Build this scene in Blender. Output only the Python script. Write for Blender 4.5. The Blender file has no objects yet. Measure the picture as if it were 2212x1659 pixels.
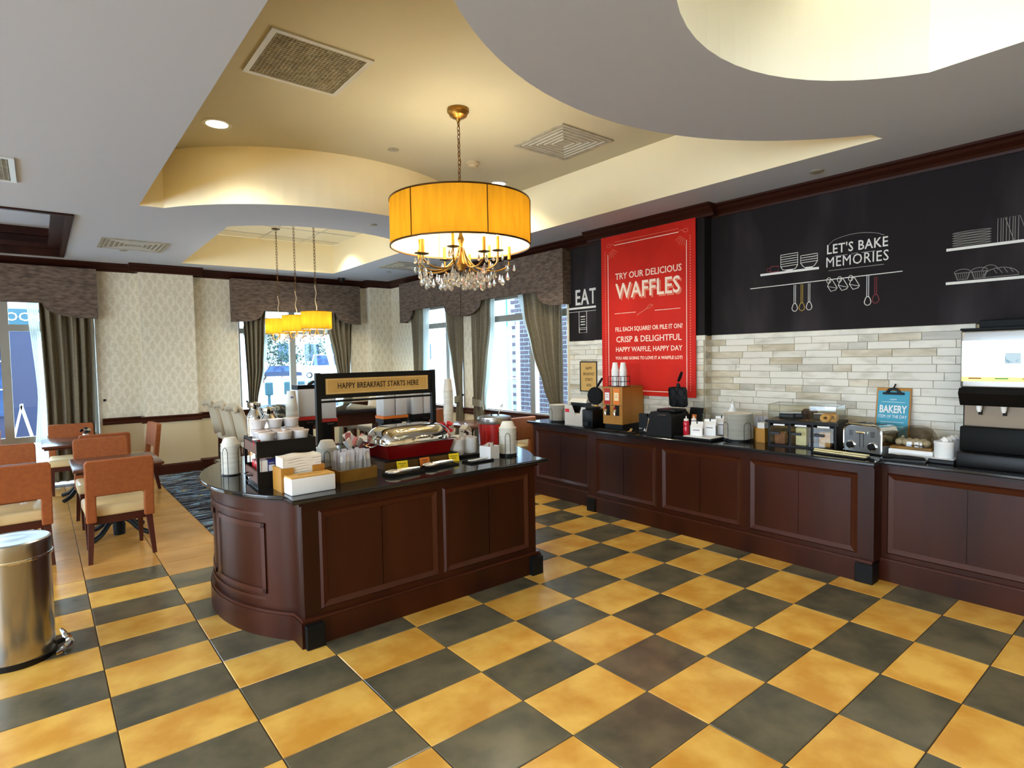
import bpy, bmesh, math, random
from mathutils import Vector, Matrix, Euler
from mathutils.geometry import tessellate_polygon
random.seed(7)
PI = math.pi
sc = bpy.context.scene
C = sc.collection

# ------------------------------------------------------------------ camera
YAW, PITCH, ROLL, FPX = 0.88808, -0.0464227, -0.0174995, 1256.28
fw = Vector((math.cos(YAW)*math.cos(PITCH), math.sin(YAW)*math.cos(PITCH), math.sin(PITCH)))
rt = Vector((math.sin(YAW), -math.cos(YAW), 0)); up = rt.cross(fw)
cr, sr = math.cos(ROLL), math.sin(ROLL)
rt2 = rt*cr + up*sr; up2 = -rt*sr + up*cr
cam = bpy.data.cameras.new('camera'); camo = bpy.data.objects.new('camera', cam); C.objects.link(camo)
cam.sensor_width = 36; cam.lens = FPX/2212*36; cam.clip_start = .05; cam.clip_end = 300
m = Matrix((rt2, up2, -fw)).transposed().to_4x4(); m.translation = Vector((0, 0, 1.70))
camo.matrix_world = m
sc.camera = camo

# ------------------------------------------------------------------ world and exposure
w = bpy.data.worlds.new('overcast_sky'); sc.world = w; w.use_nodes = True
wn = w.node_tree; bg = wn.nodes['Background']
tc = wn.nodes.new('ShaderNodeTexCoord'); sep = wn.nodes.new('ShaderNodeSeparateXYZ')
ramp = wn.nodes.new('ShaderNodeValToRGB')
wn.links.new(tc.outputs['Generated'], sep.inputs[0]); wn.links.new(sep.outputs['Z'], ramp.inputs[0])
ramp.color_ramp.elements[0].color = (.62, .78, .95, 1); ramp.color_ramp.elements[0].position = 0
ramp.color_ramp.elements[1].color = (.72, .86, 1, 1); ramp.color_ramp.elements[1].position = .6
wn.links.new(ramp.outputs[0], bg.inputs[0]); bg.inputs[1].default_value = 9.0
sc.view_settings.view_transform = 'Standard'; sc.view_settings.look = 'None'
sc.view_settings.gamma = 1; sc.view_settings.use_curve_mapping = False
sc.view_settings.exposure = 0.85
sc.cycles.max_bounces = 9; sc.cycles.diffuse_bounces = 5; sc.cycles.glossy_bounces = 4
sc.cycles.transmission_bounces = 6; sc.cycles.transparent_max_bounces = 16
sc.cycles.sample_clamp_indirect = 6; sc.cycles.caustics_reflective = False; sc.cycles.caustics_refractive = False
try:
    sc.cycles.use_denoising = True
except Exception: pass

def light(name, kind, loc, power, col=(1, .8, .5), rot=(0, 0, 0), **kw):
    l = bpy.data.lights.new(name, kind); l.energy = power; l.color = col
    for k, v in kw.items(): setattr(l, k, v)
    o = bpy.data.objects.new(name, l); o.location = loc; o.rotation_euler = rot; C.objects.link(o)
    return o
# ------------------------------------------------------------------ materials
MATS = {}
def lin(c):
    return tuple((x/12.92 if x <= .04045 else ((x+.055)/1.055)**2.4) for x in c)
def rgb(r, g, b): return lin((r/255, g/255, b/255))
def mat(name, col=(.5, .5, .5), rough=.5, metal=0, spec=.5, noise=0, scale=8, col2=None, bump=0, bscale=None, rnd=0,
        emit=None, estr=0, stretch=None, coat=0, trans=0, ior=1.45, alpha=1, sheen=0, detail=4, contrast=None):
    if name in MATS: return MATS[name]
    M_ = bpy.data.materials.new(name); M_.use_nodes = True; nt = M_.node_tree; N = nt.nodes; L = nt.links
    b = N['Principled BSDF']
    b.inputs['Base Color'].default_value = (*col, 1); b.inputs['Roughness'].default_value = rough
    b.inputs['Metallic'].default_value = metal; b.inputs['Specular IOR Level'].default_value = spec
    b.inputs['Coat Weight'].default_value = coat; b.inputs['Coat Roughness'].default_value = .08
    b.inputs['Transmission Weight'].default_value = trans; b.inputs['IOR'].default_value = ior
    b.inputs['Alpha'].default_value = alpha
    if sheen: b.inputs['Sheen Weight'].default_value = sheen
    if emit: b.inputs['Emission Color'].default_value = (*emit, 1); b.inputs['Emission Strength'].default_value = estr
    src = None
    if col2 is not None or noise or bump:
        t = N.new('ShaderNodeTexCoord'); mp = N.new('ShaderNodeMapping'); L.new(t.outputs['Object'], mp.inputs[0])
        if stretch: mp.inputs['Scale'].default_value = stretch
        if rnd:
            oi = N.new('ShaderNodeObjectInfo'); vm = N.new('ShaderNodeVectorMath'); vm.operation = 'SCALE'
            cv = N.new('ShaderNodeCombineXYZ')
            for k in range(3): L.new(oi.outputs['Random'], cv.inputs[k])
            L.new(cv.outputs[0], vm.inputs[0]); vm.inputs['Scale'].default_value = 37
            L.new(vm.outputs[0], mp.inputs['Location'])
        nz = N.new('ShaderNodeTexNoise'); nz.inputs['Scale'].default_value = scale; nz.inputs['Detail'].default_value = detail
        L.new(mp.outputs[0], nz.inputs['Vector'])
        if col2 is not None:
            r = N.new('ShaderNodeValToRGB'); L.new(nz.outputs['Fac'], r.inputs[0])
            lo, hi = contrast or (.35, .65)
            r.color_ramp.elements[0].position = lo; r.color_ramp.elements[1].position = hi
            r.color_ramp.elements[0].color = (*col, 1); r.color_ramp.elements[1].color = (*col2, 1)
            src = r.outputs[0]
        if bump:
            n2 = nz
            if bscale:
                n2 = N.new('ShaderNodeTexNoise'); n2.inputs['Scale'].default_value = bscale; L.new(mp.outputs[0], n2.inputs['Vector'])
            bp = N.new('ShaderNodeBump'); bp.inputs['Strength'].default_value = bump; bp.inputs['Distance'].default_value = .01
            L.new(n2.outputs['Fac'], bp.inputs['Height']); L.new(bp.outputs[0], b.inputs['Normal'])
    if rnd:
        oi = N.new('ShaderNodeObjectInfo'); mr = N.new('ShaderNodeMapRange'); L.new(oi.outputs['Random'], mr.inputs[0])
        mr.inputs['To Min'].default_value = 1-rnd; mr.inputs['To Max'].default_value = 1+rnd
        hs = N.new('ShaderNodeHueSaturation'); L.new(mr.outputs[0], hs.inputs['Value'])
        if src: L.new(src, hs.inputs['Color'])
        else: hs.inputs['Color'].default_value = (*col, 1)
        src = hs.outputs[0]
    if src: L.new(src, b.inputs['Base Color'])
    MATS[name] = M_
    return M_

def glass_mat(name, tint=(.92, .97, 1), refl=.08, rough=.02):
    """thin pane: a little mirror, mostly see-through"""
    M_ = bpy.data.materials.new(name); M_.use_nodes = True; N = M_.node_tree.nodes; L = M_.node_tree.links
    N.remove(N['Principled BSDF']); out = N['Material Output']
    t = N.new('ShaderNodeBsdfTransparent'); t.inputs[0].default_value = (*tint, 1)
    g = N.new('ShaderNodeBsdfGlossy'); g.inputs['Roughness'].default_value = rough
    lw = N.new('ShaderNodeLayerWeight'); lw.inputs[0].default_value = .5; pw = N.new('ShaderNodeMath'); pw.operation = 'POWER'; pw.inputs[1].default_value = 4
    mx = N.new('ShaderNodeMixShader'); ad = N.new('ShaderNodeMath'); ad.operation = 'MULTIPLY_ADD'; ad.inputs[1].default_value = .4; ad.inputs[2].default_value = refl*.3
    L.new(lw.outputs['Facing'], pw.inputs[0]); L.new(pw.outputs[0], ad.inputs[0]); L.new(ad.outputs[0], mx.inputs[0])
    L.new(t.outputs[0], mx.inputs[1]); L.new(g.outputs[0], mx.inputs[2]); L.new(mx.outputs[0], out.inputs[0])
    MATS[name] = M_; return M_
def sheer_mat(name, col, transl=.6, clear=.3):
    M_ = bpy.data.materials.new(name); M_.use_nodes = True; N = M_.node_tree.nodes; L = M_.node_tree.links
    N.remove(N['Principled BSDF']); out = N['Material Output']
    d = N.new('ShaderNodeBsdfDiffuse'); d.inputs[0].default_value = (*col, 1)
    tl = N.new('ShaderNodeBsdfTranslucent'); tl.inputs[0].default_value = (*col, 1)
    tr = N.new('ShaderNodeBsdfTransparent')
    m1 = N.new('ShaderNodeMixShader'); m1.inputs[0].default_value = transl
    m2 = N.new('ShaderNodeMixShader'); m2.inputs[0].default_value = clear
    L.new(d.outputs[0], m1.inputs[1]); L.new(tl.outputs[0], m1.inputs[2])
    L.new(m1.outputs[0], m2.inputs[1]); L.new(tr.outputs[0], m2.inputs[2]); L.new(m2.outputs[0], out.inputs[0])
    MATS[name] = M_; return M_

m_soffit = mat('white_ceiling_paint', rgb(184, 193, 209), .9)
m_upper = mat('cream_ceiling_paint', rgb(190, 185, 164), .85)
m_coveb = mat('white_recess_paint', rgb(238, 240, 230), .85)
m_cove = mat('cream_recess_paint', rgb(240, 228, 192), .85)
m_plain = mat('plain_tan_wall', rgb(214, 196, 158), .85)
m_wood = mat('mahogany', rgb(64, 27, 10), .36, col2=rgb(44, 17, 6), scale=3, stretch=(1, 1, .12), bump=.03, bscale=30, coat=.06, spec=.22)
m_wood2 = mat('mahogany_dark', rgb(50, 19, 11), .4, col2=rgb(36, 13, 8), scale=3, coat=.06, spec=.25)
m_crown = mat('crown_mahogany', rgb(48, 20, 12), .45, spec=.2)
m_trim = mat('mahogany_trim', rgb(66, 29, 14), .38, coat=.08, spec=.3)
m_granite = mat('black_granite', (.012, .012, .013), .09, col2=(.03, .028, .026), scale=260, spec=.6, contrast=(.6, .75))
m_foot = mat('black_foot', (.005, .005, .005), .5, spec=.2)
m_board = mat('chalkboard', rgb(30, 26, 27), .7, spec=.15, col2=rgb(70, 63, 67), scale=1.5, stretch=(1, 1, .28), contrast=(.52, .82))
m_chalk = mat('chalk_white', rgb(225, 224, 218), .9)
m_chalkg = mat('chalk_grey', rgb(140, 138, 134), .9)
m_chalkr = mat('chalk_red', rgb(140, 60, 66), .9)
m_chalky = mat('chalk_yellow', rgb(190, 160, 70), .9)
m_ledge = mat('marble_ledge', rgb(226, 222, 208), .35, col2=rgb(196, 192, 178), scale=5)
m_grout = mat('pale_grout', rgb(176, 168, 148), .9)
m_white = mat('white_plastic', rgb(236, 236, 234), .4)
m_foam = mat('white_foam', rgb(226, 222, 210), .6, rnd=.07)
m_black = mat('black_plastic', (.004, .004, .0045), .38, spec=.3)
m_blackm = mat('black_matte', (.006, .006, .0065), .55, spec=.3)
m_steel = mat('brushed_steel', rgb(190, 190, 188), .28, metal=1)
m_chrome = mat('chrome', rgb(225, 222, 214), .07, metal=1)
m_brass = mat('antique_brass', rgb(150, 112, 52), .3, metal=1)
m_bronze = mat('dark_bronze', rgb(92, 66, 38), .35, metal=1)
m_red = mat('red_enamel', rgb(178, 22, 14), .35, coat=.3)
m_dred = mat('deep_red_enamel', rgb(120, 8, 10), .3, coat=.4)
m_orange = mat('orange_print', rgb(226, 122, 40), .6)
m_poster = mat('red_poster', rgb(208, 34, 16), .65, col2=rgb(190, 28, 14), scale=2, spec=.3)
m_postw = mat('poster_white', rgb(246, 222, 200), .7)
m_posth = mat('poster_shadow', rgb(222, 120, 96), .7)
m_oak = mat('oak', rgb(186, 132, 50), .5, col2=rgb(164, 110, 36), scale=5, stretch=(1, 1, .15))
m_bamboo = mat('bamboo', rgb(226, 178, 96), .5, col2=rgb(206, 156, 76), scale=6, stretch=(.15, 1, 1))
m_dwood = mat('stained_box_wood', rgb(140, 100, 26), .5, col2=rgb(112, 76, 18), scale=5)
m_rust = mat('rust_fabric', rgb(156, 86, 38), .7, col2=rgb(144, 76, 33), scale=30, bump=.04)
m_vinyl = mat('cream_vinyl', rgb(226, 202, 150), .35, coat=.15)
m_leg = mat('cherry_leg', rgb(70, 26, 16), .35)
m_tablew = mat('cherry_table', rgb(96, 54, 34), .25, col2=rgb(78, 42, 26), scale=4, stretch=(.2, 1, 1), coat=.3)
m_iron = mat('cast_iron', (.004, .006, .007), .5, spec=.25)
m_cream = mat('cream_upholstery', rgb(178, 164, 138), .7, bump=.05, scale=90)
m_valance = mat('valance_fabric', rgb(118, 100, 86), .9, col2=rgb(78, 66, 58), scale=11, stretch=(1, 1, 3), detail=8)
m_curtain = mat('taupe_curtain', rgb(126, 116, 94), .8, col2=rgb(112, 103, 84), scale=40)
m_sheer = sheer_mat('sheer_lining', rgb(214, 222, 218), .55, .25)
m_aluf = mat('window_aluminium', rgb(150, 148, 140), .4, metal=.3)
m_shade = None
m_yellow = mat('yellow_card', rgb(248, 214, 20), .6)
m_signgold = mat('gold_sign', rgb(208, 168, 96), .6, col2=rgb(196, 154, 82), scale=4)
m_signpale = mat('sign_border', rgb(238, 220, 170), .6)
m_ink = mat('dark_ink', rgb(44, 32, 20), .7)
m_inkm = mat('soft_ink', rgb(150, 112, 52), .7)
m_teal = mat('teal_card', rgb(66, 158, 186), .6)
m_clearp = glass_mat('clear_acrylic', (.96, .97, .96), .12)
m_pane = glass_mat('window_pane', (.93, .98, 1), .10)
m_smoke = glass_mat('smoked_lid', (.66, .62, .56), .2)
m_frost = mat('frosted_hopper', rgb(206, 206, 206), .5)
m_towel = mat('paper_napkin', rgb(238, 232, 218), .8)
m_wrap = sheer_mat('plastic_wrap', rgb(226, 226, 234), .5, .35)
m_cutl = mat('clear_plastic_cutlery', rgb(222, 220, 214), .25)
m_blueb = mat('blue_carton', rgb(24, 34, 120), .5)
m_pink = mat('pink_packets', rgb(206, 130, 130), .5)
m_redp = mat('red_packets', rgb(206, 24, 34), .4, rnd=.15)
m_green = mat('green_label', rgb(40, 140, 60), .5)
m_syrup = mat('red_syrup', rgb(196, 30, 50), .2, coat=.3)
m_cocoa = mat('brown_syrup', rgb(52, 26, 20), .25, coat=.3)
m_bread = mat('bread', rgb(216, 170, 96), .7, col2=rgb(190, 130, 60), scale=30)
m_choc = mat('chocolate_cake', rgb(50, 32, 22), .7)
m_slice = mat('bread_slice', rgb(226, 214, 160), .8)
m_egg = mat('peeled_egg', rgb(240, 232, 200), .4)
m_sugar = mat('brown_sugar', rgb(120, 70, 40), .8)
m_crystal = mat('crystal', (.95, .93, .9), .03, trans=.85, ior=1.5, spec=.8)
m_bulb = mat('lit_bulb', (1, .9, .7), .4, emit=(1, .78, .42), estr=60)
m_candle = mat('gold_candle_sleeve', rgb(214, 150, 40), .45, metal=.3)
m_canlit = mat('lit_can_lens', (1, .95, .85), .5, emit=(1, .9, .68), estr=14)
m_vent = mat('vent_grey', rgb(166, 162, 148), .5, col2=rgb(140, 136, 122), scale=12)
m_ventf = mat('vent_frame', rgb(200, 200, 194), .35, metal=.3)

# ------------------------------------------------------------------ mesh helpers
class MB:
    def __init__(s): s.v = []; s.f = []; s.X = Matrix.Identity(4)
    def add(s, vs, fs):
        n = len(s.v); s.v += [tuple(s.X @ Vector(p)) for p in vs]; s.f += [tuple(i+n for i in f) for f in fs]; return s
    def box(s, x0, y0, z0, x1, y1, z1):
        return s.add([(x0, y0, z0), (x1, y0, z0), (x1, y1, z0), (x0, y1, z0), (x0, y0, z1), (x1, y0, z1), (x1, y1, z1), (x0, y1, z1)],
                     [(0, 3, 2, 1), (4, 5, 6, 7), (0, 1, 5, 4), (1, 2, 6, 5), (2, 3, 7, 6), (3, 0, 4, 7)])
    def bbox(s, x0, y0, z0, x1, y1, z1, b=.005, seg=2):
        """box with rounded edges"""
        bm = bmesh.new(); bmesh.ops.create_cube(bm, size=1)
        for v in bm.verts: v.co = Vector((x0 if v.co.x < 0 else x1, y0 if v.co.y < 0 else y1, z0 if v.co.z < 0 else z1))
        bmesh.ops.bevel(bm, geom=list(bm.edges), offset=b, segments=seg, affect='EDGES', profile=.5)
        bm.verts.index_update(); s.add([tuple(v.co) for v in bm.verts], [tuple(v.index for v in f.verts) for f in bm.faces]); bm.free(); return s
    def frustum(s, x0, y0, x1, y1, z0, X0, Y0, X1, Y1, z1):
        return s.add([(x0, y0, z0), (x1, y0, z0), (x1, y1, z0), (x0, y1, z0), (X0, Y0, z1), (X1, Y0, z1), (X1, Y1, z1), (X0, Y1, z1)],
                     [(0, 3, 2, 1), (4, 5, 6, 7), (0, 1, 5, 4), (1, 2, 6, 5), (2, 3, 7, 6), (3, 0, 4, 7)])
    def lathe(s, prof, n=24, cx=0, cy=0, z=0, sx=1, sy=1):
        vs = []; fs = []
        for r, h in prof:
            for k in range(n):
                a = 2*PI*k/n; vs.append((cx+r*sx*math.cos(a), cy+r*sy*math.sin(a), z+h))
        for i in range(len(prof)-1):
            for k in range(n):
                k2 = (k+1) % n; fs.append((i*n+k, i*n+k2, (i+1)*n+k2, (i+1)*n+k))
        if prof[0][0] > 1e-4: fs.append(tuple(reversed(range(n))))
        if prof[-1][0] > 1e-4: fs.append(tuple((len(prof)-1)*n+k for k in range(n)))
        return s.add(vs, fs)
    def cyl(s, r, z0, z1, cx=0, cy=0, n=24, r1=None):
        return s.lathe([(r, z0), (r if r1 is None else r1, z1)], n, cx, cy)
    def ring(s, ro, ri, z0, z1, n=32, cx=0, cy=0, sy=1):
        vs = []
        for r, z in ((ro, z0), (ro, z1), (ri, z1), (ri, z0)):
            vs += [(cx+r*math.cos(2*PI*k/n), cy+r*sy*math.sin(2*PI*k/n), z) for k in range(n)]
        fs = [(i*n+k, i*n+(k+1) % n, ((i+1) % 4)*n+(k+1) % n, ((i+1) % 4)*n+k) for i in range(4) for k in range(n)]
        return s.add(vs, fs)
    def tube(s, pts, r, n=8, closed=False):
        pts = [Vector(p) for p in pts]; N_ = len(pts); rs = r if isinstance(r, (list, tuple)) else [r]*N_
        vs = []; ref = None
        for i, p in enumerate(pts):
            if closed: d = pts[(i+1) % N_]-pts[i-1]
            else: d = pts[min(i+1, N_-1)]-pts[max(i-1, 0)]
            d.normalize()
            if ref is None: ref = Vector((0, 0, 1)) if abs(d.z) < .9 else Vector((1, 0, 0))
            a = d.cross(ref); a.normalize(); b = a.cross(d); b.normalize(); ref = b
            for k in range(n):
                t = 2*PI*k/n; q = p+a*(math.cos(t)*rs[i])+b*(math.sin(t)*rs[i]); vs.append(tuple(q))
        fs = []
        for i in range(N_ if closed else N_-1):
            j = (i+1) % N_
            for k in range(n): fs.append((i*n+k, i*n+(k+1) % n, j*n+(k+1) % n, j*n+k))
        if not closed: fs += [tuple(reversed(range(n))), tuple((N_-1)*n+k for k in range(n))]
        return s.add(vs, fs)
    def prism(s, poly, h0, h1, axis='z'):
        """poly (a,b) swept along axis; axis x: (y,z), axis y: (x,z)"""
        n = len(poly)
        def P(a, b, h): return (a, b, h) if axis == 'z' else ((h, a, b) if axis == 'x' else (a, h, b))
        vs = [P(a, b, h0) for a, b in poly]+[P(a, b, h1) for a, b in poly]
        tr = tessellate_polygon([[Vector((a, b, 0)) for a, b in poly]])
        fs = [tuple(t) for t in tr]+[tuple(n+i for i in reversed(t)) for t in tr]
        fs += [(i, (i+1) % n, n+(i+1) % n, n+i) for i in range(n)]
        return s.add(vs, fs)
    def sphere(s, r, c=(0, 0, 0), n=12, m_=8, sz=1, sx=1, sy=1):
        prof = [(r*math.sin(PI*i/m_), -r*sz*math.cos(PI*i/m_)) for i in range(m_+1)]
        prof[0] = (1e-5, prof[0][1]); prof[-1] = (1e-5, prof[-1][1])
        return s.lathe(prof, n, c[0], c[1], c[2], sx, sy)
    def mesh(s, name, m=None, smooth=False):
        me = bpy.data.meshes.new(name); me.from_pydata(s.v, [], s.f)
        bm = bmesh.new(); bm.from_mesh(me); bmesh.ops.recalc_face_normals(bm, faces=bm.faces); bm.to_mesh(me); bm.free()
        if m: me.materials.append(m)
        if smooth:
            me.polygons.foreach_set('use_smooth', [True]*len(me.polygons))
            if hasattr(me, 'set_sharp_from_angle'): me.set_sharp_from_angle(angle=math.radians(38))
        return me
    def build(s, name, m=None, parent=None, smooth=False, loc=None, rz=None):
        o = bpy.data.objects.new(name, s.mesh(name, m, smooth)); C.objects.link(o)
        if parent: o.parent = parent
        if loc: o.location = loc
        if rz is not None: o.rotation_euler = (0, 0, rz)
        return o
ORD = 'topmost second third fourth fifth sixth seventh eighth ninth tenth eleventh twelfth thirteenth fourteenth fifteenth sixteenth seventeenth eighteenth nineteenth twentieth'.split()
def ordn(i, n):
    '''how far down (or up) the i-th piece of n sits'''
    if i == n-1: return 'lowest'
    if i < 20 and (i < n/2 or n-1-i > 19): return ORD[i]+(' from the top' if i else '')
    return ORD[n-1-i]+' from the bottom'
def B(*a): return MB().box(*a)
def BB(*a, b=.005, seg=2): return MB().bbox(*a, b=b, seg=seg)

def tag(o, label=None, cat=None, group=None, kind=None):
    if label: o['label'] = label
    if cat: o['category'] = cat
    if group: o['group'] = group
    if kind: o['kind'] = kind
    return o
def T(name, label, cat, loc=(0, 0, 0), rz=0, group=None):
    o = bpy.data.objects.new(name, None); o.empty_display_size = .1; C.objects.link(o)
    o.location = loc; o.rotation_euler = (0, 0, rz)
    return tag(o, label, cat, group)
def S(name, mb, m, smooth=False):
    return tag(mb.build(name, m, None, smooth), kind='structure')
KIDS = {}
def children(o): return [c for c in bpy.data.objects if c.parent == o]
def dup(root, loc=None, rz=None, label=None, group=None, scale=None, parent=None):
    r = root.copy(); C.objects.link(r)
    if parent is not None: r.parent = parent
    if loc is not None: r.location = loc
    if rz is not None: r.rotation_euler = (0, 0, rz)
    if scale is not None: r.scale = (scale,)*3 if not isinstance(scale, tuple) else scale
    if label: r['label'] = label
    if group: r['group'] = group
    for ch in root.children:
        c = ch.copy(); C.objects.link(c); c.parent = r
        for g in ch.children:
            d = g.copy(); C.objects.link(d); d.parent = c
    return r
def text(s, size, m, parent, M4, name='lettering', ex=.0006, cx=1, align='CENTER', space=1, bold=0):
    cu = bpy.data.curves.new(name, 'FONT'); cu.body = s; cu.size = size; cu.extrude = ex
    cu.align_x = align; cu.align_y = 'CENTER'; cu.space_character = space; cu.offset = bold
    cu.resolution_u = 2
    o = bpy.data.objects.new(name, cu); me = bpy.data.meshes.new_from_object(o); bpy.data.objects.remove(o)
    me.name = name; me.materials.clear(); me.materials.append(m)
    o = bpy.data.objects.new(name, me); C.objects.link(o)
    o.parent = parent; o.matrix_local = M4 @ Matrix.Diagonal((cx, 1, 1, 1)); return o
# text on a face whose outward normal is local -Y, reading along +X
def TM(x, y, z, tilt=0): return Matrix.Translation((x, y, z)) @ Matrix.Rotation(PI/2+tilt, 4, 'X')
FX = -PI/2   # rotation that turns a local front (-Y) towards the room from the right-hand wall
# ================================================================== floor
TX, TY, OX, OY = .52622, .34930, 2.31887, 2.16036
m_tg = mat('grey_floor_tile', rgb(106, 99, 78), .22, col2=rgb(78, 76, 62), scale=4.5, rnd=.07, bump=.02, bscale=14, detail=8)
m_ty = mat('amber_floor_tile', rgb(228, 183, 90), .24, col2=rgb(202, 147, 58), scale=4.5, rnd=.07, bump=.02, bscale=14, detail=8)
m_tt = mat('tan_floor_tile', rgb(206, 156, 84), .25, col2=rgb(184, 134, 64), scale=3, rnd=.06, bump=.02, bscale=14, detail=7)
m_gr = mat('dark_grout', rgb(46, 36, 24), .9)
floor = S('floor', MB().box(-6.2, -4.2, -.06, 6.0, 10.45, -.004), m_gr)
g = .004
def tile_mesh(m):
    mb = MB(); x0, y0, x1, y1, b = -TX/2+g/2, -TY/2+g/2, TX/2-g/2, TY/2-g/2, .003
    mb.add([(x0, y0, -.004), (x1, y0, -.004), (x1, y1, -.004), (x0, y1, -.004), (x0+b, y0+b, 0), (x1-b, y0+b, 0), (x1-b, y1-b, 0), (x0+b, y1-b, 0)],
           [(4, 5, 6, 7), (0, 1, 5, 4), (1, 2, 6, 5), (2, 3, 7, 6), (3, 0, 4, 7)])
    return mb
tm = {'g': tile_mesh(0).mesh('floor_tile', m_tg), 'y': tile_mesh(0).mesh('floor_tile', m_ty), 't': tile_mesh(0).mesh('floor_tile', m_tt)}
rest = {'g': MB(), 'y': MB(), 't': MB()}
for i in range(-17, 7):
    for j in range(-18, 24):
        xc, yc = OX+(i+.5)*TX, OY+(j+.5)*TY
        if xc > 5.3 or yc > 10.3: continue
        top = 9 if (i >= -3 and i < 1) else 10
        if j >= top:
            if xc > 1.2: continue
            k = 't'
        else: k = 'g' if (i+j) % 2 else 'y'
        if -6 <= i <= 4 and -6 <= j and yc < 10.3 and not (j < -4 and i < -2):
            o = bpy.data.objects.new('floor_tile', tm[k]); C.objects.link(o); o.location = (xc, yc, 0); o.parent = floor
        else:
            mb = rest[k]; mb.X = Matrix.Translation((xc, yc, 0)); t0 = tile_mesh(0); mb.add(t0.v, t0.f)
for k, mm in (('g', m_tg), ('y', m_ty), ('t', m_tt)):
    o = rest[k].build('outlying_floor_tiles', mm, floor); o['kind'] = 'stuff'
# carpet with a streaky pattern
def carpet_mat():
    M_ = bpy.data.materials.new('streaky_carpet'); M_.use_nodes = True; N = M_.node_tree.nodes; L = M_.node_tree.links
    b = N['Principled BSDF']; b.inputs['Roughness'].default_value = 1; b.inputs['Specular IOR Level'].default_value = .1
    t = N.new('ShaderNodeTexCoord'); mp = N.new('ShaderNodeMapping'); mp.inputs['Scale'].default_value = (1.0, 3.6, 1); mp.inputs['Rotation'].default_value = (0, 0, .5)
    L.new(t.outputs['Object'], mp.inputs[0])
    n = N.new('ShaderNodeTexNoise'); n.inputs['Scale'].default_value = 2.4; n.inputs['Detail'].default_value = 8; n.inputs['Distortion'].default_value = 1.3
    L.new(mp.outputs[0], n.inputs[0])
    r = N.new('ShaderNodeValToRGB'); L.new(n.outputs[0], r.inputs[0]); e = r.color_ramp.elements
    e[0].position = .36; e[0].color = (*rgb(30, 32, 42), 1); e[1].position = .68; e[1].color = (*rgb(196, 176, 110), 1)
    for p, c in ((.46, rgb(52, 52, 60)), (.5, rgb(112, 110, 112)), (.53, rgb(34, 38, 48)), (.58, rgb(150, 185, 215)), (.62, rgb(60, 58, 60))):
        q = e.new(p); q.color = (*c, 1)
    L.new(r.outputs[0], b.inputs['Base Color'])
    n2 = N.new('ShaderNodeTexNoise'); n2.inputs['Scale'].default_value = 400; L.new(t.outputs['Object'], n2.inputs[0])
    bp = N.new('ShaderNodeBump'); bp.inputs['Strength'].default_value = .5; L.new(n2.outputs[0], bp.inputs['Height']); L.new(bp.outputs[0], b.inputs['Normal'])
    return M_
cp = MB().box(1.268, 5.66, -.006, 5.33, 10.20, 0)
o = cp.build('carpet', carpet_mat()); tag(o, 'dark carpet with blue, grey and yellow streaks beside the tan tiles', 'carpet', kind=None)

# ================================================================== walls
def paper_mat():
    """cream wallpaper with a soft scrolled damask"""
    M_ = bpy.data.materials.new('damask_wallpaper'); M_.use_nodes = True; N = M_.node_tree.nodes; L = M_.node_tree.links
    b = N['Principled BSDF']; b.inputs['Roughness'].default_value = .75
    t = N.new('ShaderNodeTexCoord'); sp = N.new('ShaderNodeSeparateXYZ'); L.new(t.outputs['Object'], sp.inputs[0])
    ad = N.new('ShaderNodeMath'); ad.operation = 'ADD'; L.new(sp.outputs[0], ad.inputs[0]); L.new(sp.outputs[1], ad.inputs[1])
    def ma(op, a, bb):
        q = N.new('ShaderNodeMath'); q.operation = op
        for k, v in enumerate((a, bb)):
            if v is None: continue
            if isinstance(v, (int, float)): q.inputs[k].default_value = v
            else: L.new(v, q.inputs[k])
        return q.outputs[0]
    z = sp.outputs[2]; x = ad.outputs[0]
    n = N.new('ShaderNodeTexNoise'); n.inputs['Scale'].default_value = 26; n.inputs['Detail'].default_value = 2; n.inputs['Distortion'].default_value = 1.2; L.new(t.outputs['Object'], n.inputs[0])
    wv = ma('MULTIPLY', ma('SINE', ma('MULTIPLY', z, 2*PI/.46), None), 1.15)
    a1 = ma('ABSOLUTE', ma('SINE', ma('ADD', ma('MULTIPLY', x, PI/.13), wv), None), None)
    a2 = ma('ABSOLUTE', ma('SINE', ma('SUBTRACT', ma('MULTIPLY', x, PI/.13), wv), None), None)
    q = ma('ADD', ma('MULTIPLY', ma('MINIMUM', a1, a2), -.35), ma('ADD', n.outputs[0], .16))
    r = N.new('ShaderNodeValToRGB'); L.new(q, r.inputs[0])
    r.color_ramp.elements[0].position = .44; r.color_ramp.elements[0].color = (*rgb(214, 204, 178), 1)
    r.color_ramp.elements[1].position = .62; r.color_ramp.elements[1].color = (*rgb(230, 222, 200), 1)
    L.new(r.outputs[0], b.inputs['Base Color']); return M_
m_paper = paper_mat()
ZC, ZU, RZ = 3.17, 3.70, .80          # soffit, upper ceiling, chair-rail bottom
BY, PY = 10.42, 10.22                  # back wall plane, pilaster plane
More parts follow.
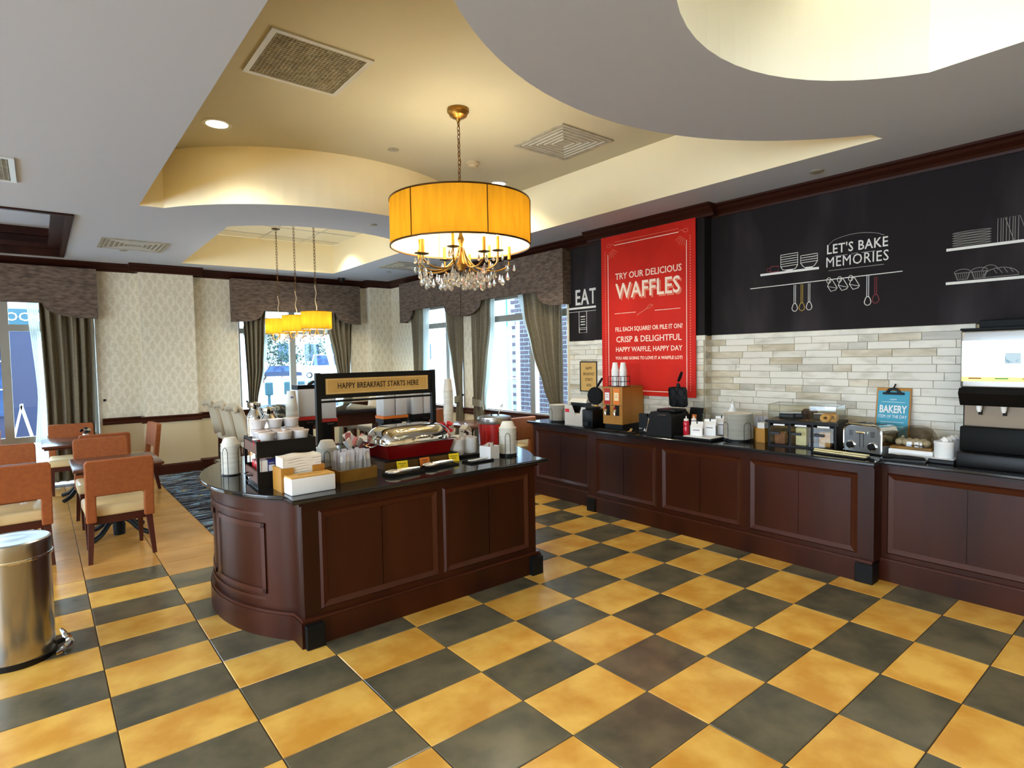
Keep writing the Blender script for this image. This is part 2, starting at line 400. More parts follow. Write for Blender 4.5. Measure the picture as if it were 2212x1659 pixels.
# back wall pieces: (x0,x1,z0,z1,plane)
def wall_y(name, x0, x1, plane, th=.2, z0=0, z1=3.3):
    if z1 > .9 and z0 < .84:
        S(name, B(x0, plane, .84, x1, plane+th, z1), m_paper)
        return B(x0, plane, z0, x1, plane+th, .84)
    return B(x0, plane, z0, x1, plane+th, z1)
lows = MB()
def add_low(mb): lows.add(mb.v, mb.f)
for x0, x1 in ((-6.2, -4.95), (-2.25, -1.45), (.68, 2.60), (4.58, 5.6)):
    add_low(wall_y('wall_back', x0, x1, BY))
S('wall_back', B(-4.95, BY, 2.66, -2.25, BY+.2, 3.3).box(-1.45, BY, 2.66, .68, BY+.2, 3.3).box(2.60, BY, 2.62, 4.58, BY+.2, 3.3), m_paper)
add_low(B(2.60, BY, 0, 4.58, BY+.2, .80))
add_low(wall_y('wall_back', 1.21, 1.93, PY, BY-PY)); add_low(wall_y('wall_back', 4.90, 5.34, PY, BY-PY))
S('wall_back', lows, m_plain)
# right wall: windows from Y 5.5 up, backsplash and chalkboard below that
WX = 5.34
lows = MB()
S('wall_right', B(WX, 9.18, .84, WX+.2, BY, 3.3).box(WX, 7.42, .84, WX+.2, 7.80, 3.3).box(WX, 5.40, 2.62, WX+.2, 9.18, 3.3), m_paper)
S('wall_right', B(WX, 5.40, 0, WX+.2, BY, .84), m_plain)
S('wall_right', B(WX, -4.2, 0, WX+.2, 5.40, 3.3), m_plain)
wl = MB(); ys = [-4.2, -3.6, -.8, .2, 3.0, 4.0, 6.8, BY+.2]
for k in range(0, 8, 2): wl.box(-6.4, ys[k], 0, -6.2, ys[k+1], 3.3)  # unseen gaps between the piers, added to let in daylight as fill
wl.box(-6.4, -4.2, 2.8, -6.2, BY+.2, 3.3).box(-6.4, -4.2, 0, -6.2, BY+.2, .2); S('wall_left', wl, m_plain)
wf = MB(); xs_ = [-6.2, -5.4, -5.2, -1.9, -1.9, WX+.2]
for k in (0, 2, 4): wf.box(xs_[k], -4.4, 0, xs_[k+1], -4.2, 3.3)
wf.box(-6.2, -4.4, 2.8, WX+.2, -4.2, 3.3).box(-6.2, -4.4, 0, WX+.2, -4.2, .2); S('wall_front', wf, m_plain)
# bump-out carrying the red poster
BX, BY0, BY1 = 5.215, 3.33, 4.77
S('wall_right', B(BX, BY0, 0, WX, BY1, 3.3), m_plain)
# chalkboards
cb = MB().box(WX-.015, -2.0, 1.88, WX, BY0, 3.07).box(BX-.012, BY0-.012, 1.88, BX, BY1+.012, 3.07).box(BX, BY0-.012, 1.88, WX, BY0, 3.07).box(BX, BY1, 1.88, WX, BY1+.012, 3.07).box(WX-.015, BY1, 1.88, WX, 5.36, 3.07)
S('trim_1', cb, m_board)
# ledge above the tiles
lg = MB()
for a, b_, x in ((1.16, BY0-.02, WX), (BY0-.03, BY1+.03, BX), (BY1+.02, 5.36, WX)):
    lg.bbox(x-.032, a, 1.835, x, b_, 1.885, b=.006)
S('trim_2', lg, m_ledge)
# ---- marble strip tiles, one by one
m_bt = [mat('marble_tile', rgb(218, 213, 198), .36, col2=rgb(176, 170, 150), scale=7, rnd=.05, stretch=(1, .6, 1.8), contrast=(.52, .74), detail=9),
        mat('marble_tile_warm', rgb(212, 203, 180), .36, col2=rgb(168, 154, 124), scale=8, rnd=.06, stretch=(1, .5, 1.6), detail=7),
        mat('marble_tile_grey', rgb(168, 162, 146), .32, col2=rgb(196, 190, 174), scale=8, rnd=.1, stretch=(1, .5, 1.6), detail=7)]
RH = .0625; nrow = 15
back = MB().box(WX-.006, -2.0, .90, WX, BY0, 1.84).box(BX-.006, BY0-.006, .90, BX, BY1+.006, 1.84).box(WX-.006, BY1, .90, WX, 5.36, 1.84)
bs = tag(back.build('wall_right', m_grout), kind='structure')
far = MB(); cnt = 0
tmesh = {}
def tile_piece(L_, mm):
    key = (round(L_, 2), mm.name)
    if key not in tmesh:
        h, l, d, b = RH/2-.001, L_/2-.001, .008, .0015
        tmesh[key] = MB().add([(0, -l, -h), (0, l, -h), (0, l, h), (0, -l, h), (-d, -l+b, -h+b), (-d, l-b, -h+b), (-d, l-b, h-b), (-d, -l+b, h-b)],
                              [(4, 5, 6, 7), (0, 1, 5, 4), (1, 2, 6, 5), (2, 3, 7, 6), (3, 0, 4, 7)]).mesh('marble_tile', mm)
    return tmesh[key]
rr = random.Random(3)
for r in range(nrow):
    z = .90+RH*(r+.5)
    for a, b_, x in ((-2.0, .9, WX), (.9, BY0-.008, WX), (BY0, BY1, BX), (BY1+.008, 5.36, WX)):
        y = a
        while y < b_-.01:
            l = rr.choice([.15, .30, .30, .38, .38]) if y > a or r % 2 else rr.choice([.12, .22, .3])
            if y+l > b_-.07: l = b_-y
            if a < 0:
                far.add([(x-.014, y+.001, z-RH/2+.001), (x-.014, y+l-.001, z-RH/2+.001), (x-.014, y+l-.001, z+RH/2-.001), (x-.014, y+.001, z+RH/2-.001)], [(0, 1, 2, 3)])
            else:
                mm = rr.choices(m_bt, (16, 3, .5))[0] if l > .2 else rr.choices(m_bt, (4, 3, 2.5))[0]
                o = bpy.data.objects.new('marble_tile', tile_piece(l, mm)); C.objects.link(o); o.parent = bs
                o.location = (x-.006-rr.random()*.001, y+l/2, z); cnt += 1
            y += l
for r in range(nrow):
    for ys_, sg_ in ((BY0, -1), (BY1, 1)):
        z = .90+RH*(r+.5); w_ = .125; a_ = .04 if r % 2 else .085
        for x0_, x1_ in ((BX+.002, BX+a_), (BX+a_+.001, WX-.004)):
            mm = rr.choices(m_bt, (8, 2, 1))[0]; ya, yb = sorted((ys_, ys_+sg_*.013))
            B(x0_, ya, z-RH/2+.001, x1_, yb, z+RH/2-.001).build('marble_tile', mm, bs)
o = far.build('outlying_marble_tiles', m_bt[0], bs); o['kind'] = 'stuff'
print('marble tiles', cnt)
# ---- crown, chair rail, baseboard
CR = [(0, 0), (.125, 0), (.125, -.018), (.10, -.03), (.085, -.05), (.05, -.075), (.035, -.095), (.03, -.115), (0, -.115)]
CRS = [(a*.95, b) for a, b in CR]
def run(mb, p0, p1, nrm, prof, z):
    """extrude profile (out,z) from p0 to p1; nrm = outward direction"""
    p0, p1, nrm = Vector((*p0, 0)), Vector((*p1, 0)), Vector((*nrm, 0)); n = len(prof); vs = []
    for p in (p0, p1): vs += [tuple(p+nrm*a+Vector((0, 0, z+b))) for a, b in prof]
    fs = [(i, (i+1) % n, n+(i+1) % n, n+i) for i in range(n)]+[tuple(range(n)), tuple(n+i for i in reversed(range(n)))]
    mb.add(vs, fs)
cm = MB(); E_ = .125
for p0, p1, nr in (((-6.2, BY), (1.21+E_*0, BY), (0, -1)), ((1.21-E_, PY), (1.93+E_, PY), (0, -1)), ((1.93, BY), (4.90, BY), (0, -1)), ((4.90-E_, PY), (WX, PY), (0, -1)),
                   ((1.21, PY-E_*0), (1.21, BY), (-1, 0)), ((1.93, PY), (1.93, BY), (1, 0)), ((4.90, PY), (4.90, BY), (-1, 0)),
                   ((WX, BY1), (WX, PY), (-1, 0)), ((BX, BY0-E_), (BX, BY1+E_), (-1, 0)), ((WX, -4.2), (WX, BY0), (-1, 0)),
                   ((BX-.0, BY1), (WX, BY1), (0, 1)), ((BX, BY0), (WX, BY0), (0, -1)), ((-6.2, -4.2), (-6.2, BY), (1, 0))):
    run(cm, p0, p1, nr, CR, ZC)
S('trim_3', cm, m_crown)
RL = [(0, 0), (.018, 0), (.018, .02), (.03, .03), (.03, .05), (.02, .06), (.03, .075), (.045, .085), (.045, .1), (0, .1)]
rm = MB()
for p0, p1, nr in (((.70, BY), (1.21, BY), (0, -1)), ((1.21-.045, PY), (1.93+.045, PY), (0, -1)), ((1.93, BY), (4.90, BY), (0, -1)), ((4.86, PY), (WX, PY), (0, -1)), ((-2.25, BY), (-1.45, BY), (0, -1)),
                   ((1.21, PY), (1.21, BY), (-1, 0)), ((1.93, PY), (1.93, BY), (1, 0)), ((WX, 5.42), (WX, PY), (-1, 0))):
    run(rm, p0, p1, nr, RL, .80)
S('trim_4', rm, m_trim)
BB_ = [(0, 0), (.02, 0), (.02, .13), (.012, .15), (0, .155)]
bmx = MB(); bmr = MB()
for p0, p1, nr in (((.70, BY), (1.21, BY), (0, -1)), ((1.21-.02, PY), (1.93+.02, PY), (0, -1)), ((1.93, BY), (4.90, BY), (0, -1)), ((4.88, PY), (WX, PY), (0, -1)), ((-6.2, BY), (-1.45, BY), (0, -1)),
                   ((1.21, PY), (1.21, BY), (-1, 0)), ((1.93, PY), (1.93, BY), (1, 0))):
    run(bmx, p0, p1, nr, BB_, 0)
run(bmr, (WX, 5.62), (WX, PY), (-1, 0), BB_, 0)
S('baseboard_back', bmx, m_trim); S('baseboard_right', bmr, m_trim)

# ================================================================== ceiling
def arc(cx, cy, r, x0, x1, upper=True, n=28):
    pts = []
    a0 = math.acos((x0-cx)/r); a1 = math.acos((x1-cx)/r)
    for k in range(n+1):
        a = a0+(a1-a0)*k/n; pts.append((cx+r*math.cos(a), cy+(1 if upper else -1)*r*math.sin(a)))
    return pts
XL, XR, XM = .79, 4.61, 2.70
# recess with the chandelier: straight sides, scooped ends
A_near = arc(XM, .33, 2.16, XL+.14, XR-.14, True)           # convex towards the window side
A_far = arc(XM, 7.50, 2.03, XR-.20, XL+.20, False)
A = [(XL, A_near[0][1]-.02)]+A_near+[(XR, A_near[-1][1]-.02), (XR, A_far[0][1]+.02)]+A_far+[(XL, A_far[-1][1]+.02)]
# round tray nearer the camera: circle cut by a chord on the counter side
XB = 3.735
b_arc = []
for k in range(60):
    a = 2*PI*k/60; x, y = XM+1.20*math.cos(a), .43+1.20*math.sin(a)
    if x < XB: b_arc.append((a, x, y))
b_arc.sort(key=lambda q: (q[0]-.1) % (2*PI))
yb = math.sqrt(1.20**2-(XB-XM)**2)
Bp = [(XB, .43-yb), (XB, .43+yb)]+[(x, y) for a, x, y in b_arc if abs(y-.43) < 2]
# tray over the high table
C_near = arc(XM+.08, 7.86, 1.48, 1.66, 3.96, False)
Cc = [(3.96, 9.62), (1.70, 9.78)]+C_near
# timber-framed skylight recess at the left
Sk = [(.335, 7.16), (.335, 9.98), (-2.2, 9.98), (-2.2, 7.16)]
outer = [(-6.2, -4.2), (WX+.2, -4.2), (WX+.2, BY+.2), (-6.2, BY+.2)]
loops = [outer, A, Bp, Cc, Sk]
flat = [p for lp in loops for p in lp]
tris = tessellate_polygon([[Vector((x, y, 0)) for x, y in lp] for lp in loops])
cl = MB().add([(x, y, ZC) for x, y in flat], [tuple(t) for t in tris])
S('ceiling', cl, m_soffit)
def riser(poly, z0, z1, m, name='ceiling'):
    n = len(poly); mb = MB().add([(x, y, z0) for x, y in poly]+[(x, y, z1) for x, y in poly], [(i, (i+1) % n, n+(i+1) % n, n+i) for i in range(n)])
    return S(name, mb, m)
riser(A, ZC, ZU, m_cove); riser(Bp, ZC, 4.35, m_coveb); riser(Cc, ZC, 3.64, m_cove)
def lid(poly, z, m): 
    tr = tessellate_polygon([[Vector((x, y, 0)) for x, y in poly]])
    S('ceiling', MB().add([(x, y, z) for x, y in poly], [tuple(t) for t in tr]), m)
lid(A, ZU, m_upper); lid(Bp, 4.35, m_upper)
# the far tray has lay-in tiles
m_lay = mat('lay_in_tile', rgb(226, 220, 196), .9, bump=.05, scale=200, rnd=.04)
lt = S('ceiling', B(1.55, 6.2, 3.665, 4.05, 9.9, 3.70), m_ventf)
for i in range(4):
    for j in range(6):
        B(-.305, -.305, -.02, .305, .305, 0).build('ceiling_tile', m_lay, lt, loc=(1.86+i*.625, 6.55+j*.625, 3.662))
tb = MB()
for i in range(5): tb.box(1.545+i*.625-.008, 6.2, 3.635, 1.545+i*.625+.008, 9.9, 3.645)
for j in range(7): tb.box(1.55, 6.24+j*.625-.008, 3.635, 4.05, 6.24+j*.625+.008, 3.645)
S('trim_5', tb, m_ventf)
S('ceiling', B(-6.4, -4.4, 4.4, 5.6, 10.7, 4.5), m_soffit)
# timber skylight frame
sk = MB()
for z0 in (): pass
def frame_rect(mb, x0, y0, x1, y1, w_, z0, z1):
    mb.box(x0, y0, z0, x1, y0+w_, z1).box(x0, y1-w_, z0, x1, y1, z1).box(x0, y0+w_, z0, x0+w_, y1-w_, z1).box(x1-w_, y0+w_, z0, x1, y1-w_, z1)
frame_rect(sk, -2.2, 7.16, .335, 9.98, .05, 3.15, 3.50)
frame_rect(sk, -2.15, 7.21, .285, 9.93, .12, 3.24, 3.30)
frame_rect(sk, -2.15, 7.21, .285, 9.93, .07, 3.40, 3.50)
S('trim_6', sk, m_wood2)
S('ceiling', B(-2.3, 7.1, 3.50, .4, 10.0, 3.55), m_soffit)

# ================================================================== windows
def window_y(n, x0, x1, z0, z1, mull, trans, plane, low=None):
    """window in the back wall"""
    f = MB(); y0, y1 = plane+.10, plane+.16; w_ = .06
    f.box(x0, y0, z0, x0+w_, y1, z1).box(x1-w_, y0, z0, x1, y1, z1).box(x0, y0, z1-w_, x1, y1, z1).box(x0, y0, z0, x1, y1, z0+w_)
    for mx_ in mull: f.box(mx_-.05, y0-.01, z0, mx_+.05, y1+.01, z1)
    for tz in trans: f.box(x0, y0-.005, tz-.045, x1, y1+.005, tz+.045)
    w_o = S('window_%d' % n, f, m_aluf)
    xs = [x0]+list(mull)+[x1]; zs = [z0]+list(trans)+[z1]
    for a, b_ in zip(xs, xs[1:]):
        for c, d in zip(zs, zs[1:]): B(a+.03, plane+.128, c+.02, b_-.03, plane+.132, d-.02).build('pane', m_pane, w_o)
    return w_o
def window_x(n, y0, y1, z0, z1, mull, trans, plane):
    f = MB(); x0, x1 = plane+.10, plane+.16; w_ = .06
    f.box(x0, y0, z0, x1, y0+w_, z1).box(x0, y1-w_, z0, x1, y1, z1).box(x0, y0, z1-w_, x1, y1, z1).box(x0, y0, z0, x1, y1, z0+w_)
    for my in mull: f.box(x0-.01, my-.05, z0, x1+.01, my+.05, z1)
    for tz in trans: f.box(x0-.005, y0, tz-.045, x1+.005, y1, tz+.045)
    w_o = S('window_%d' % n, f, m_aluf)
    ys = [y0]+list(mull)+[y1]; zs = [z0]+list(trans)+[z1]
    for a, b_ in zip(ys, ys[1:]):
        for c, d in zip(zs, zs[1:]): B(plane+.128, a+.03, c+.02, plane+.132, b_-.03, d-.02).build('pane', m_pane, w_o)
window_y(1, -1.45, .68, .02, 2.66, [-.34], [.66, 2.22], BY)
window_y(2, 2.60, 4.58, .80, 2.62, [3.53], [2.22], BY)
window_x(3, 7.80, 9.18, .84, 2.62, [8.40], [2.27], WX)
window_x(4, 5.40, 7.42, .84, 2.62, [6.21], [2.28], WX)
window_y(5, -4.95, -2.25, .02, 2.66, [-3.6], [.66, 2.22], BY)
m_sillw = mat('white_reveal', rgb(232, 232, 228), .7)
rv = MB()
for x in (.66, 2.585, 4.565): rv.box(x, BY+.001, .8 if x > 1 else .02, x+.03, BY+.2, 2.62)
rv.box(WX, 7.40, .84, WX+.2, 7.43, 2.62).box(WX, 7.79, .84, WX+.2, 7.82, 2.62).box(WX, 9.17, .84, WX+.2, 9.2, 2.62).box(WX+.001, 5.37, .84, WX+.2, 5.42, 2.62)
S('trim_7', rv, m_sillw)

# ---- valances
def valance(label, L_, loc, rz, drop_l=True, drop_r=True, top=3.06, flat=2.555, low=2.36, depth=.16, w_=.50):
    """boxed fabric valance; local X along the wall, front = -Y, L_ long"""
    t = T('valance', label, 'valance', loc, rz)
    pts = [(0, top), (0, low)]
    def ogee(x0, x1, rev):
        q = []
        for k in range(13):
            s_ = k/12
            # hollow lobe: first flat at the low edge, then rounding up to the flat
            x = x0+(x1-x0)*s_; zz = low+(flat-low)*(1-math.sqrt(max(0, 1-s_**2.2)))*.92
            q.append((x, zz))
        q.append((x1, flat))
        return q
    pts += ogee(.10, w_, False) if drop_l else [(0, flat)]
    rgt = [(L_-x, z) for x, z in (ogee(.10, w_, False) if drop_r else [(0, flat)])]
    pts += list(reversed(rgt)) + [(L_, low if drop_r else flat), (L_, top)]
    MB().prism(pts, -depth, -depth+.02, 'y').build('front_board', m_valance, t)
    for q_ in (0, L_-.02): B(q_, -depth+.02, low, q_+.02, 0, top).build('return_board', m_valance, t)
    MB().box(.02, -depth+.02, top-.02, L_-.02, 0, top).build('top_board', m_valance, t)
    cord = [(x, -depth-.004, z) for x, z in pts[1:-1]]
    MB().tube(cord, .006, 6).build('piping', m_valance, t)
    return t
valance('long mottled brown fabric valance over the window at far left', 3.25, (-2.55, BY, 0), 0, w_=.62)
valance('mottled brown fabric valance behind the three small drum pendants', 2.22, (2.50, BY, 0), 0, w_=.48)
valance('brown fabric valance next to the corner, over the farther alley window', 1.98, (WX, 9.60, 0), FX, w_=.46, flat=2.56)
valance('brown fabric valance over the alley window nearest the chalkboard', 2.28, (WX, 7.60, 0), FX, w_=.5, flat=2.56)

# ---- curtains: pleated cloth gathered by a tie
def sheet(f, nu, nv, name, m, parent, th=0):
    mb = MB(); vs = [f(i/nu, j/nv) for j in range(nv+1) for i in range(nu+1)]
    fs = [(j*(nu+1)+i, j*(nu+1)+i+1, (j+1)*(nu+1)+i+1, (j+1)*(nu+1)+i) for j in range(nv) for i in range(nu)]
    mb.add(vs, fs); o = mb.build(name, m, parent, True)
    return o
def lerpk(keys, z):
    for (z0, v0), (z1, v1) in zip(keys, keys[1:]):
        if z0 >= z >= z1:
            s_ = (z0-z)/(z0-z1) if z0 != z1 else 0; s_ = s_*s_*(3-2*s_)*.5+s_*.5
            return v0+(v1-v0)*s_
    return keys[-1][1]
def curtain(label, loc, rz, outer_k, inner_k, sheer_k=None, ztop=2.72, zbot=.05, tie=None, folds=6, amp=.035, seed=0):
    """local X along wall, front -Y; outer_k / inner_k: (z, x) keys of the two edges"""
    t = T('curtain', label, 'curtain', loc, rz)
    def f(u, v):
        z = ztop+(zbot-ztop)*v; a, b_ = lerpk(outer_k, z), lerpk(inner_k, z)
        wd = abs(b_-a); am = min(amp, .018+wd*.07)
        x = a+(b_-a)*(u+.02*math.sin(9*u+seed)); y = -.05-am*(math.sin(2*PI*folds*u+seed+.8*math.sin(v*3))+.3*math.sin(2*PI*folds*2.3*u+seed))
        return (x, y, z)
    sheet(f, 96, 26, 'drape', m_curtain, t)
    if sheer_k:
        def g_(u, v):
            z = ztop+(zbot-ztop)*v; a, b_ = lerpk(inner_k, z), lerpk(sheer_k, z)
            return (a+(b_-a)*u, -.01-.012*math.sin(2*PI*5*u+seed), z)
        sheet(g_, 40, 20, 'sheer_lining', m_sheer, t)
    if tie:
        z, x0, x1 = tie
        pts = []
        n = 16; lo = min(x0, x1)-.012; hi = max(x0, x1)+.012; mb = MB(); vs = []; fs = []
        for k in range(n+1):
            a = PI*k/n; x = (lo+hi)/2-(hi-lo)/2*math.cos(a); y = -.06-.075*math.sin(a)
            dz = -.05*k/n if x1 > x0 else -.05*(1-k/n)
            vs += [(x, y, z+.06+dz), (x, y, z-.05+dz)]
        for k in range(n): fs.append((2*k, 2*k+1, 2*k+3, 2*k+2))
        mb.add(vs, fs).build('tie_band', m_curtain, t, True)
        xx = x0
        MB().sphere(.02, (xx, -.03, z+.05)).build('tie_hook', m_black, t, True)
    return t
# window 1, right-hand drape: hangs almost straight
curtain('dark taupe drape hanging straight at the leftmost window', (0, BY, 0), 0, [(2.72, .66), (.05, .60)], [(2.72, .03), (1.0, .06), (.05, .05)],
        [(2.72, -.10), (1.3, -.02), (.05, -.12)], folds=5, amp=.05, seed=1)
# window 2
curtain('taupe drape tied back at the left of the window behind the pendants', (0, BY, 0), 0, [(2.72, 2.66), (1.0, 2.72), (.05, 2.68)], [(2.72, 3.06), (2.2, 3.02), (1.6, 2.98), (1.0, 2.86), (.7, 2.90), (.05, 2.96)],
        [(2.72, 3.10), (1.9, 3.06), (1.0, 2.92), (.05, 3.0)], tie=(.98, 2.70, 2.88), folds=5, seed=2)
curtain('taupe drape at the right of the window behind the pendants', (0, BY, 0), 0, [(2.72, 4.60), (1.0, 4.52), (.05, 4.58)], [(2.72, 4.12), (2.3, 4.12), (1.7, 4.24), (1.0, 4.40), (.05, 4.34)],
        [(2.72, 4.05), (1.9, 4.08), (1.0, 4.32), (.05, 4.28)], tie=(.98, 4.54, 4.38), folds=5, seed=3)
# right wall: local x = -(Y - Y0)
def cy(label, y0, outer, inner, sheer, **kw):
    k = lambda L_: [(z, y0-y) for z, y in L_]
    tie = kw.pop('tie', None)
    if tie: tie = (tie[0], y0-tie[1], y0-tie[2])
    return curtain(label, (WX, y0, 0), FX, k(outer), k(inner), k(sheer), tie=tie, **kw)
cy('narrow taupe drape beside the corner wall at the farther alley window', 9.6, [(2.72, 9.38), (1.5, 9.30), (1.0, 9.20), (.05, 9.24)], [(2.72, 9.02), (1.8, 9.04), (1.0, 9.10), (.05, 9.02)], [(2.72, 8.78), (1.9, 8.88), (1.0, 9.02), (.05, 8.95)],
   tie=(1.05, 9.28, 9.1), folds=4, seed=4)
cy('taupe drape with tie band on the right of the farther alley window', 9.6, [(2.72, 7.78), (1.0, 7.80), (.05, 7.80)], [(2.72, 8.22), (2.2, 8.18), (1.5, 8.02), (1.02, 7.93), (.8, 7.96), (.05, 8.02)], [(2.72, 8.34), (1.9, 8.22), (1.1, 7.98), (.05, 8.1)],
   tie=(1.05, 7.80, 7.93), folds=5, seed=5)
cy('taupe drape with tie band on the left of the nearer alley window', 7.6, [(2.72, 7.46), (1.0, 7.42), (.05, 7.42)], [(2.72, 7.02), (2.2, 7.03), (1.6, 7.14), (1.03, 7.24), (.8, 7.18), (.05, 7.12)], [(2.72, 6.94), (2.0, 6.95), (1.4, 7.08), (1.03, 7.20), (.05, 7.0)],
   tie=(1.03, 7.44, 7.24), folds=5, seed=6)
cy('wide taupe drape sweeping down behind the plates, beside the chalkboard', 7.6, [(2.72, 5.42), (1.0, 5.46), (.05, 5.46)], [(2.72, 6.20), (2.3, 6.14), (1.8, 5.98), (1.3, 5.78), (.95, 5.62), (.05, 5.66)], [(2.72, 6.42), (2.3, 6.30), (1.8, 6.10), (1.3, 5.88), (.95, 5.66), (.05, 5.7)],
   folds=7, amp=.05, seed=7)
# ================================================================== casework
def panel_y(t, x0, x1, z0, z1, y, name='panel', splits=(), m=None):
    """framed panel on a face looking to -Y"""
    f = MB(); w_ = .045; m = m or m_wood
    xs = [x0]+list(splits)+[x1]
    def bev(a, b_, c, d):
        # sloped moulding: four trapezoid bars
        for (p, q) in (((a, c), (b_, c)), ((b_, c), (b_, d)), ((b_, d), (a, d)), ((a, d), (a, c))): pass
        o = [(a, c), (b_, c), (b_, d), (a, d)]; i_ = [(a+w_, c+w_), (b_-w_, c+w_), (b_-w_, d-w_), (a+w_, d-w_)]
        md = [(a+.012, c+.012), (b_-.012, c+.012), (b_-.012, d-.012), (a+.012, d-.012)]
        vs = [(x, y, z) for x, z in o]+[(x, y-.016, z) for x, z in md]+[(x, y-.004, z) for x, z in i_]
        fs = [(k, (k+1) % 4, 4+(k+1) % 4, 4+k) for k in range(4)]+[(4+k, 4+(k+1) % 4, 8+(k+1) % 4, 8+k) for k in range(4)]
        f.add(vs, fs)
    bev(x0, x1, z0, z1)
    f.build('panel_moulding', m_trim, t)
    for a, b_ in zip(xs, xs[1:]):
        a2 = a+w_ if a == x0 else a+.003; b2 = b_-w_ if b_ == x1 else b_-.003
        B(a2, y-.006, z0+w_, b2, y, z1-w_).build(name, m, t)

def slab(poly, z0, z1, name, parent, m, over=0):
    """stone slab with an eased edge"""
    bm = bmesh.new(); vs = [bm.verts.new((x, y, z0)) for x, y in poly]; f = bm.faces.new(vs)
    r = bmesh.ops.extrude_face_region(bm, geom=[f]); top = [v for v in r['geom'] if isinstance(v, bmesh.types.BMVert)]
    for v in top: v.co.z = z1
    bmesh.ops.recalc_face_normals(bm, faces=bm.faces)
    ed = [e for e in bm.edges if abs(e.verts[0].co.z-e.verts[1].co.z) < 1e-6]
    bmesh.ops.bevel(bm, geom=ed, offset=.008, segments=3, affect='EDGES', profile=.5)
    me = bpy.data.meshes.new(name); bm.to_mesh(me); bm.free(); me.materials.append(m)
    o = bpy.data.objects.new(name, me); C.objects.link(o)
    if parent: o.parent = parent
    return o
ZT = .90
# ---- island
isl = T('buffet_island', 'dark mahogany buffet island with rounded ends and black feet on the checker floor', 'cabinet', (2.08, 4.30, 0))
isl_p = (2.08, 4.30)
def L2(poly): return [(x-isl_p[0], y-isl_p[1]) for x, y in poly]
def bow(x, y0, y1, sag, left, n=18):
    ch = (y1-y0)/2; R = (ch*ch+sag*sag)/(2*sag); cx = x-sag+R; cyy = (y0+y1)/2; pts = []
    for k in range(n+1):
        y = y0+(y1-y0)*k/n; xx = cx-math.sqrt(R*R-(y-cyy)**2); pts.append((xx if left else 2*2.08-xx, y))
    return pts
def isl_outline(off, sag=.27):
    """off = how far inside the stone edge"""
    L_ = [(1.09+off, 3.345+off)]
    l = bow(1.09+off, 3.51+off*.6, 5.09-off*.6, sag, True)
    r = bow(1.09+off, 3.51+off*.6, 5.09-off*.6, sag, False)
    return [(1.09+off, 3.345+off), (3.07-off, 3.345+off)]+r+[(3.07-off, 5.255-off), (1.09+off, 5.255-off)]+list(reversed(l))
def vprism(poly, z0, z1): return MB().prism(L2(poly), z0, z1)
vprism(isl_outline(.075), .14, .872).build('body', m_wood, isl, True)
vprism(isl_outline(.045), 0.0, .15).build('plinth', m_wood, isl, True)
vprism(isl_outline(.052), .15, .166).build('plinth_cap', m_trim, isl, True)
vprism(isl_outline(.055), .845, .872).build('apron_moulding', m_wood2, isl, True)
def ring_mould(z, h, off):
    p = bow(1.09+off, 3.55+off*.6, 5.05-off*.6, .27, True); q = bow(1.09+off+.03, 3.55+off*.6, 5.05-off*.6, .27, True)
    return vprism(p+list(reversed(q)), z, z+h)
ring_mould(.745, .018, .062).build('end_moulding', m_trim, isl, True)
ring_mould(.215, .018, .062).build('end_moulding', m_trim, isl, True)
for fx in ((1.15, 3.35), (2.90, 3.35), (1.15, 5.14), (2.90, 5.14)):
    x, y = fx[0]-isl_p[0], fx[1]-isl_p[1]
    MB().bbox(x, y, 0, x+.11, y+.11, .142, b=.004).build('foot_block', m_foot, isl)
isl_off = Matrix.Translation((-isl_p[0], -isl_p[1], 0))
y = 3.42-isl_p[1]; gx = lambda x: x-isl_p[0]
panel_y(isl, gx(1.265), gx(2.095), .20, .80, y, splits=(gx(1.675),))
panel_y(isl, gx(2.14), gx(2.92), .20, .80, y, splits=(gx(2.535),))
# panelled rounded end: a raised frame following the curve
def bowframe(y0, y1, z0, z1):
    mb = MB(); off = .066
    p = [q for q in bow(1.09+off, 3.51+off*.6, 5.09-off*.6, .27, True, 60)]
    def strip(ya, yb, za, zb):
        pts = [q for q in p if ya-.02 <= q[1] <= yb+.02]
        n = len(pts); vs = []
        for dx in (0, .012): vs += [(x+dx-isl_p[0], yy-isl_p[1], za) for x, yy in pts]+[(x+dx-isl_p[0], yy-isl_p[1], zb) for x, yy in pts]
        fs = [(k, k+1, n+k+1, n+k) for k in range(n-1)]+[(k, k+1, 2*n+k+1, 2*n+k) for k in range(n-1)]+[(n+k, n+k+1, 3*n+k+1, 3*n+k) for k in range(n-1)]
        mb.add(vs, fs)
    strip(y0, y1, z0, z0+.03); strip(y0, y1, z1-.03, z1); strip(y0, y0+.03, z0, z1); strip(y1-.03, y1, z0, z1)
    mb.build('panel_moulding', m_trim, isl)
bowframe(3.72, 4.25, .26, .70); bowframe(4.35, 4.88, .26, .70)
top = slab(isl_outline(0), .872, ZT, 'island_worktop', None, m_granite)
tag(top, 'polished black granite top of the buffet island', 'worktop')

